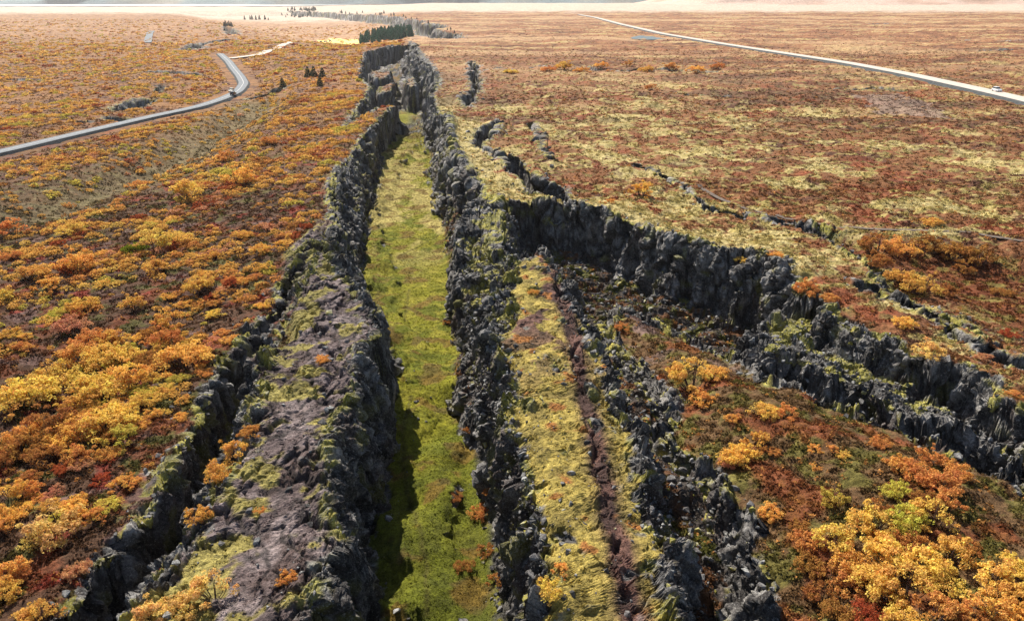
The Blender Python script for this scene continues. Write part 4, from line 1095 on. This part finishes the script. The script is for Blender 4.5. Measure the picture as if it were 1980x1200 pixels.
def spruce(u, v, hpx, label, group=None, k=None, col=(.030, .055, .032), z0=-9, trunk=True, wide=1.0):
    z = z0
    for it in range(5):
        x, y = P(u, v, z); z = .5 * z + .5 * float(ground(x, y)[0][0])
    x, y = P(u, v, z); z = float(ground(x, y)[0][0])
    dep = cp * y + sp * (CAM_H - z)
    h = hpx * dep / FPX
    cm, tm = SPR[random.randrange(3) if k is None else k]
    root = bpy.data.objects.new('spruce_tree', None); COL.objects.link(root); root.location = (x, y, z - .1)
    root.scale = (h * wide, h * wide, h); root.rotation_euler = (0, 0, random.uniform(0, 6.28)); tag(root, label, 'tree', group)
    c = bpy.data.objects.new('crown', cm); COL.objects.link(c); c.parent = root
    j = random.uniform(.8, 1.25); c.color = (col[0] * j, col[1] * j, col[2] * j, 1)
    if trunk:
        t = bpy.data.objects.new('trunk', tm); COL.objects.link(t); t.parent = root
for u, v, h, lb_ in ((596, 150, 17, 'dark spruce at the far edge of the lone tree cluster on the heath'), (607, 149, 17, 'dark spruce in the middle of the lone tree cluster on the heath'),
                     (624, 153, 18, 'dark spruce of the lone tree cluster, nearest the black cliff'), (619, 167, 17, 'narrow dark spruce standing in front of the lone tree cluster'),
                     (547, 169, 15, 'lone dark spruce beside a dark rocky hollow on the heath')):
    spruce(u, v, h * 1.2, lb_, k=2, z0=-6, wide=1.35 if u != 619 else 1.1)
rs = random.Random(5)
plant = np.array([(697, 84), (735, 82), (775, 76), (799, 70), (797, 62), (765, 64), (735, 67), (710, 73), (697, 78)], float)
cnt = 0
while cnt < 120:
    u = rs.uniform(695, 800); v = rs.uniform(62, 85)
    if inside(np.array([u]), np.array([v]), plant)[0]:
        spruce(u, v, rs.uniform(15, 19), 'dark green spruce in the dense plantation beside the hayfield', 'spruces of the plantation', col=(.030, .105, .065), z0=-12, trunk=False); cnt += 1
for u, v, h, lb_ in ((473, 38, 8, 'leaning thin tree at the near end of the far row'), (484, 38, 8, 'broad dark tree, the widest of the far row'), (487.5, 38, 9, 'dark tree close behind the widest of the far row'), (495, 38.5, 9, 'slender tree in the middle of the far row'), (502, 38.5, 9, 'slender tree after the middle of the far row'), (512.5, 38, 9, 'tall narrow tree near the far end of the row'), (519, 39, 5, 'lowest tree at the far end of the row')):
    spruce(u, v, h, lb_, col=(.05, .06, .045), trunk=False)
for k in range(9):
    spruce(rs.uniform(433, 452), rs.uniform(50, 59), rs.uniform(8, 12), 'dark conifer in the compact clump on the far heath', 'conifers of the compact clump', col=(.02, .035, .035), k=2, trunk=False)
for k in range(46):
    u = rs.uniform(545, 612); v = 34 - (u - 545) * .17 + rs.uniform(-4, 3) - 3
    spruce(u, v, rs.uniform(4, 7), 'blue green conifer in the far wood below the grey scarp', 'conifers of the far wood', col=(.03, .065, .065), k=2, trunk=False)
for k in range(30):
    uu = rs.uniform(640, 885); spruce(uu, np.interp(uu, [640, 700, 760, 800, 850, 885], [24, 32, 38, 46, 58, 64]) + rs.uniform(-3, 5), rs.uniform(4, 7), 'small dark conifer along the end of the far scarp', 'conifers along the far scarp', col=(.025, .05, .05), k=2, trunk=False)

# ------------------------------------------------------------------ cars
M_GLASS, _a, _b, bG = new_mat('car_glass'); bG.inputs['Base Color'].default_value = (.02, .022, .025, 1); bG.inputs['Roughness'].default_value = .1
M_TYRE = plain_mat('tyre', (.02, .02, .02), .1, 3, bump=0)
M_RIM = plain_mat('wheel_rim', (.4, .4, .42), .05, 3, .4, 0, .5)
M_LAMP = plain_mat('lamp_lens', (.5, .03, .02), .05, 3, .2, 0, .5)
def prism(prof, half, inset=None):
    """side profile (x,z) given width; a narrower top where inset says so"""
    n = len(prof); V = []
    for sgn in (-1, 1):
        for i, (px_, pz_) in enumerate(prof):
            V.append((px_, sgn * (half - (inset[i] if inset else 0)), pz_))
    import bmesh
    bm = bmesh.new(); vs = [bm.verts.new(v) for v in V]
    bm.faces.new(vs[:n]); bm.faces.new(vs[n:][::-1])
    for i in range(n):
        bm.faces.new((vs[i], vs[n + i], vs[n + (i + 1) % n], vs[(i + 1) % n]))
    bmesh.ops.recalc_face_normals(bm, faces=bm.faces)
    bmesh.ops.bevel(bm, geom=[e for e in bm.edges], offset=.035, segments=2, affect='EDGES', clamp_overlap=True)
    return bm
def bm_obj(name, bm, mat, parent, loc=None):
    me = bpy.data.meshes.new(name); bm.to_mesh(me); bm.free(); me.materials.append(mat)
    o = bpy.data.objects.new(name, me); COL.objects.link(o); o.parent = parent
    if loc: o.location = loc
    return o
def car(name, x, y, z, heading, paint, label, tall=0.0, group=None):
    import bmesh
    from mathutils import Matrix
    root = bpy.data.objects.new(name, None); COL.objects.link(root); root.location = (x, y, z); root.rotation_euler = (0, 0, heading)
    tag(root, label, 'car', group)
    mp = plain_mat('car_paint', paint, .03, 1, .25, 0, .5)
    T = tall
    bm_obj('body', prism([(-2.15, .35), (-2.2, .95), (-2.1, 1.02), (1.1, 1.02), (2.0, .86), (2.2, .6), (2.15, .35)], .9), mp, root)
    bm_obj('cabin_glass', prism([(-2.0, .98), (-1.75, 1.5 + T), (.35, 1.5 + T), (1.1, .98)], .80, [0, .12, .12, 0]), M_GLASS, root)
    bm_obj('roof', prism([(-1.85, 1.46 + T), (-1.75, 1.56 + T), (.25, 1.56 + T), (.4, 1.46 + T)], .72), mp, root)
    for sx_ in (-1.35, 1.35):
        for sy_ in (-.82, .82):
            bm = bmesh.new(); bmesh.ops.create_cone(bm, cap_ends=True, segments=20, radius1=.35, radius2=.35, depth=.22, matrix=Matrix.Rotation(math.pi / 2, 4, 'X'))
            wh = bm_obj('wheel', bm, M_TYRE, root, (sx_, sy_, .35))
            bm = bmesh.new(); bmesh.ops.create_cone(bm, cap_ends=True, segments=14, radius1=.2, radius2=.2, depth=.24, matrix=Matrix.Rotation(math.pi / 2, 4, 'X'))
            bm_obj('rim', bm, M_RIM, wh)
    for sy_ in (-.7, .7):
        bm = bmesh.new(); bmesh.ops.create_cube(bm, size=1, matrix=Matrix.LocRotScale((-2.19, sy_, .8), None, (.06, .3, .16)))
        bm_obj('tail_light', bm, M_LAMP, root)
    return root
def on_road(pl, u, v, z, off):
    p = np.array(P(u, v, z)); k = int(np.argmin(np.hypot(*(pl - p).T)))
    t = pl[min(k + 1, len(pl) - 1)] - pl[k - 1]; t /= np.hypot(*t)
    return pl[k][0] + t[1] * off, pl[k][1] - t[0] * off, math.atan2(t[1], t[0])
x, y, h = on_road(plR, 1913, 174, 1.5, 2.0)
car('white_car', x, y, 1.21, h + math.pi, (.75, .75, .75), 'white car driving on the pale gravel road', .12)
x, y, h = on_road(plL, 440, 185, -5.6, 1.8)
car('dark_car', x, y, -5.54, h, (.05, .045, .05), 'dark car on the asphalt road just below the bend')
x, y, h = on_road(plL, 452, 178, -5.6, -1.8)
car('pale_car', x, y, -5.54, h + math.pi, (.5, .47, .38), 'pale car on the bend of the asphalt road', .1)
pt = PL([(525, 106)], -9)[0]; z = float(ground(*pt)[0][0])
car('track_car', pt[0], pt[1], z + .15, .9, (.06, .065, .075), 'dark car on the pale winding track', .2)
PARK = [(612, 70, (.8, .8, .8), 'white car at the near end of the parking place by the hayfield'), (620, 68.5, (.1, .11, .12), 'dark car between two white cars parked by the hayfield'), (628, 68, (.8, .8, .8), 'white car parked second by the hayfield'),
        (634, 70, (.75, .78, .8), 'silver car parked in the front row by the hayfield'), (638, 67.5, (.04, .04, .05), 'black car parked closest to the hayfield')]
for u, v, c, lb_ in PARK:
    pt = PL([(u, v)], -11)[0]; z = float(ground(*pt)[0][0])
    car('parked_car', pt[0], pt[1], z + .1, random.uniform(-.3, .3), c, lb_, .3, 'cars parked by the hayfield')

# ------------------------------------------------------------------ the hills beyond the plain
def hill(name, xs, ys, hfun, depth, mat, colf, label):
    nx, ny = 160, 40
    X = np.linspace(xs[0], xs[1], nx)[None, :] * np.ones((ny, 1)); T = np.linspace(0, 1, ny)[:, None] * np.ones((1, nx))
    Y = ys + T * depth
    H = hfun(X) * np.sin(np.minimum(T * 1.35, 1) * math.pi / 2) * (1 + .35 * fbm2(X.ravel(), Y.ravel(), 700, 401, 5).reshape(X.shape)) + fbm2(X.ravel(), Y.ravel(), 180, 402, 4).reshape(X.shape) * 10 * T
    V = np.stack([X, Y + fbm2(X.ravel(), Y.ravel(), 900, 403, 3).reshape(X.shape) * 260, H - 6], -1).reshape(-1, 3)
    ii = np.arange(nx * ny).reshape(ny, nx)
    Fc = np.stack([ii[:-1, :-1], ii[:-1, 1:], ii[1:, 1:], ii[1:, :-1]], -1).reshape(-1, 4)
    tag(mesh_obj(name, V, Fc, mat, colf(V), smooth=True), label, 'hills', kind='structure')
hill('pale_hills', (600, 5200), 3700, lambda X: 190 * sstep(600, 1500, X) + 60 * sstep(2200, 3600, X), 1500, M_PLAIN,
     lambda V: mix(C(.60, .42, .33), C(.45, .28, .20), sstep(-.1, .4, fbm2(V[:, 0], V[:, 1], 300, 404))), 'pale pink bare hills along the horizon over the gravel road')
hill('blue_hills', (-5600, 2600), 4700, lambda X: 250 * sstep(-3800, -1200, X) + 60, 1200, M_PLAIN,
     lambda V: mix(C(.16, .22, .24), C(.28, .26, .22), sstep(-.1, .4, fbm2(V[:, 0], V[:, 1], 400, 405))), 'blue grey mountain slopes along the horizon behind the far scarp')
# distant lake in front of them
flat_poly('lake', [(-900, 9), (-300, 8), (300, 7), (620, 6), (700, 9), (560, 12.5), (300, 12), (-100, 13), (-900, 14)], -7.0, M_WATER, 'distant pale lake at the edge of the plain', 'lake')

# ------------------------------------------------------------------ air
HZ = 300
bx0, bx1, by0, by1, bz0, bz1 = -7000, 7000, -60, 6600, -40, 420
V = np.array([(x, y, z) for x in (bx0, bx1) for y in (by0, by1) for z in (bz0, bz1)], float)
Fc = np.array([(0, 1, 3, 2), (4, 6, 7, 5), (0, 4, 5, 1), (2, 3, 7, 6), (0, 2, 6, 4), (1, 5, 7, 3)])
M_HAZE = bpy.data.materials.new('haze'); M_HAZE.use_nodes = True
n_ = M_HAZE.node_tree.nodes; n_.clear()
out_ = n_.new('ShaderNodeOutputMaterial'); pv = n_.new('ShaderNodeVolumePrincipled')
pv.inputs['Color'].default_value = (.97, .93, .90, 1); pv.inputs['Density'].default_value = 0.00005; pv.inputs['Anisotropy'].default_value = 0.45
M_HAZE.node_tree.links.new(pv.outputs[0], out_.inputs['Volume'])
tag(mesh_obj('haze', V, Fc, M_HAZE), 'thin pale haze over the plain', 'haze', kind='stuff')
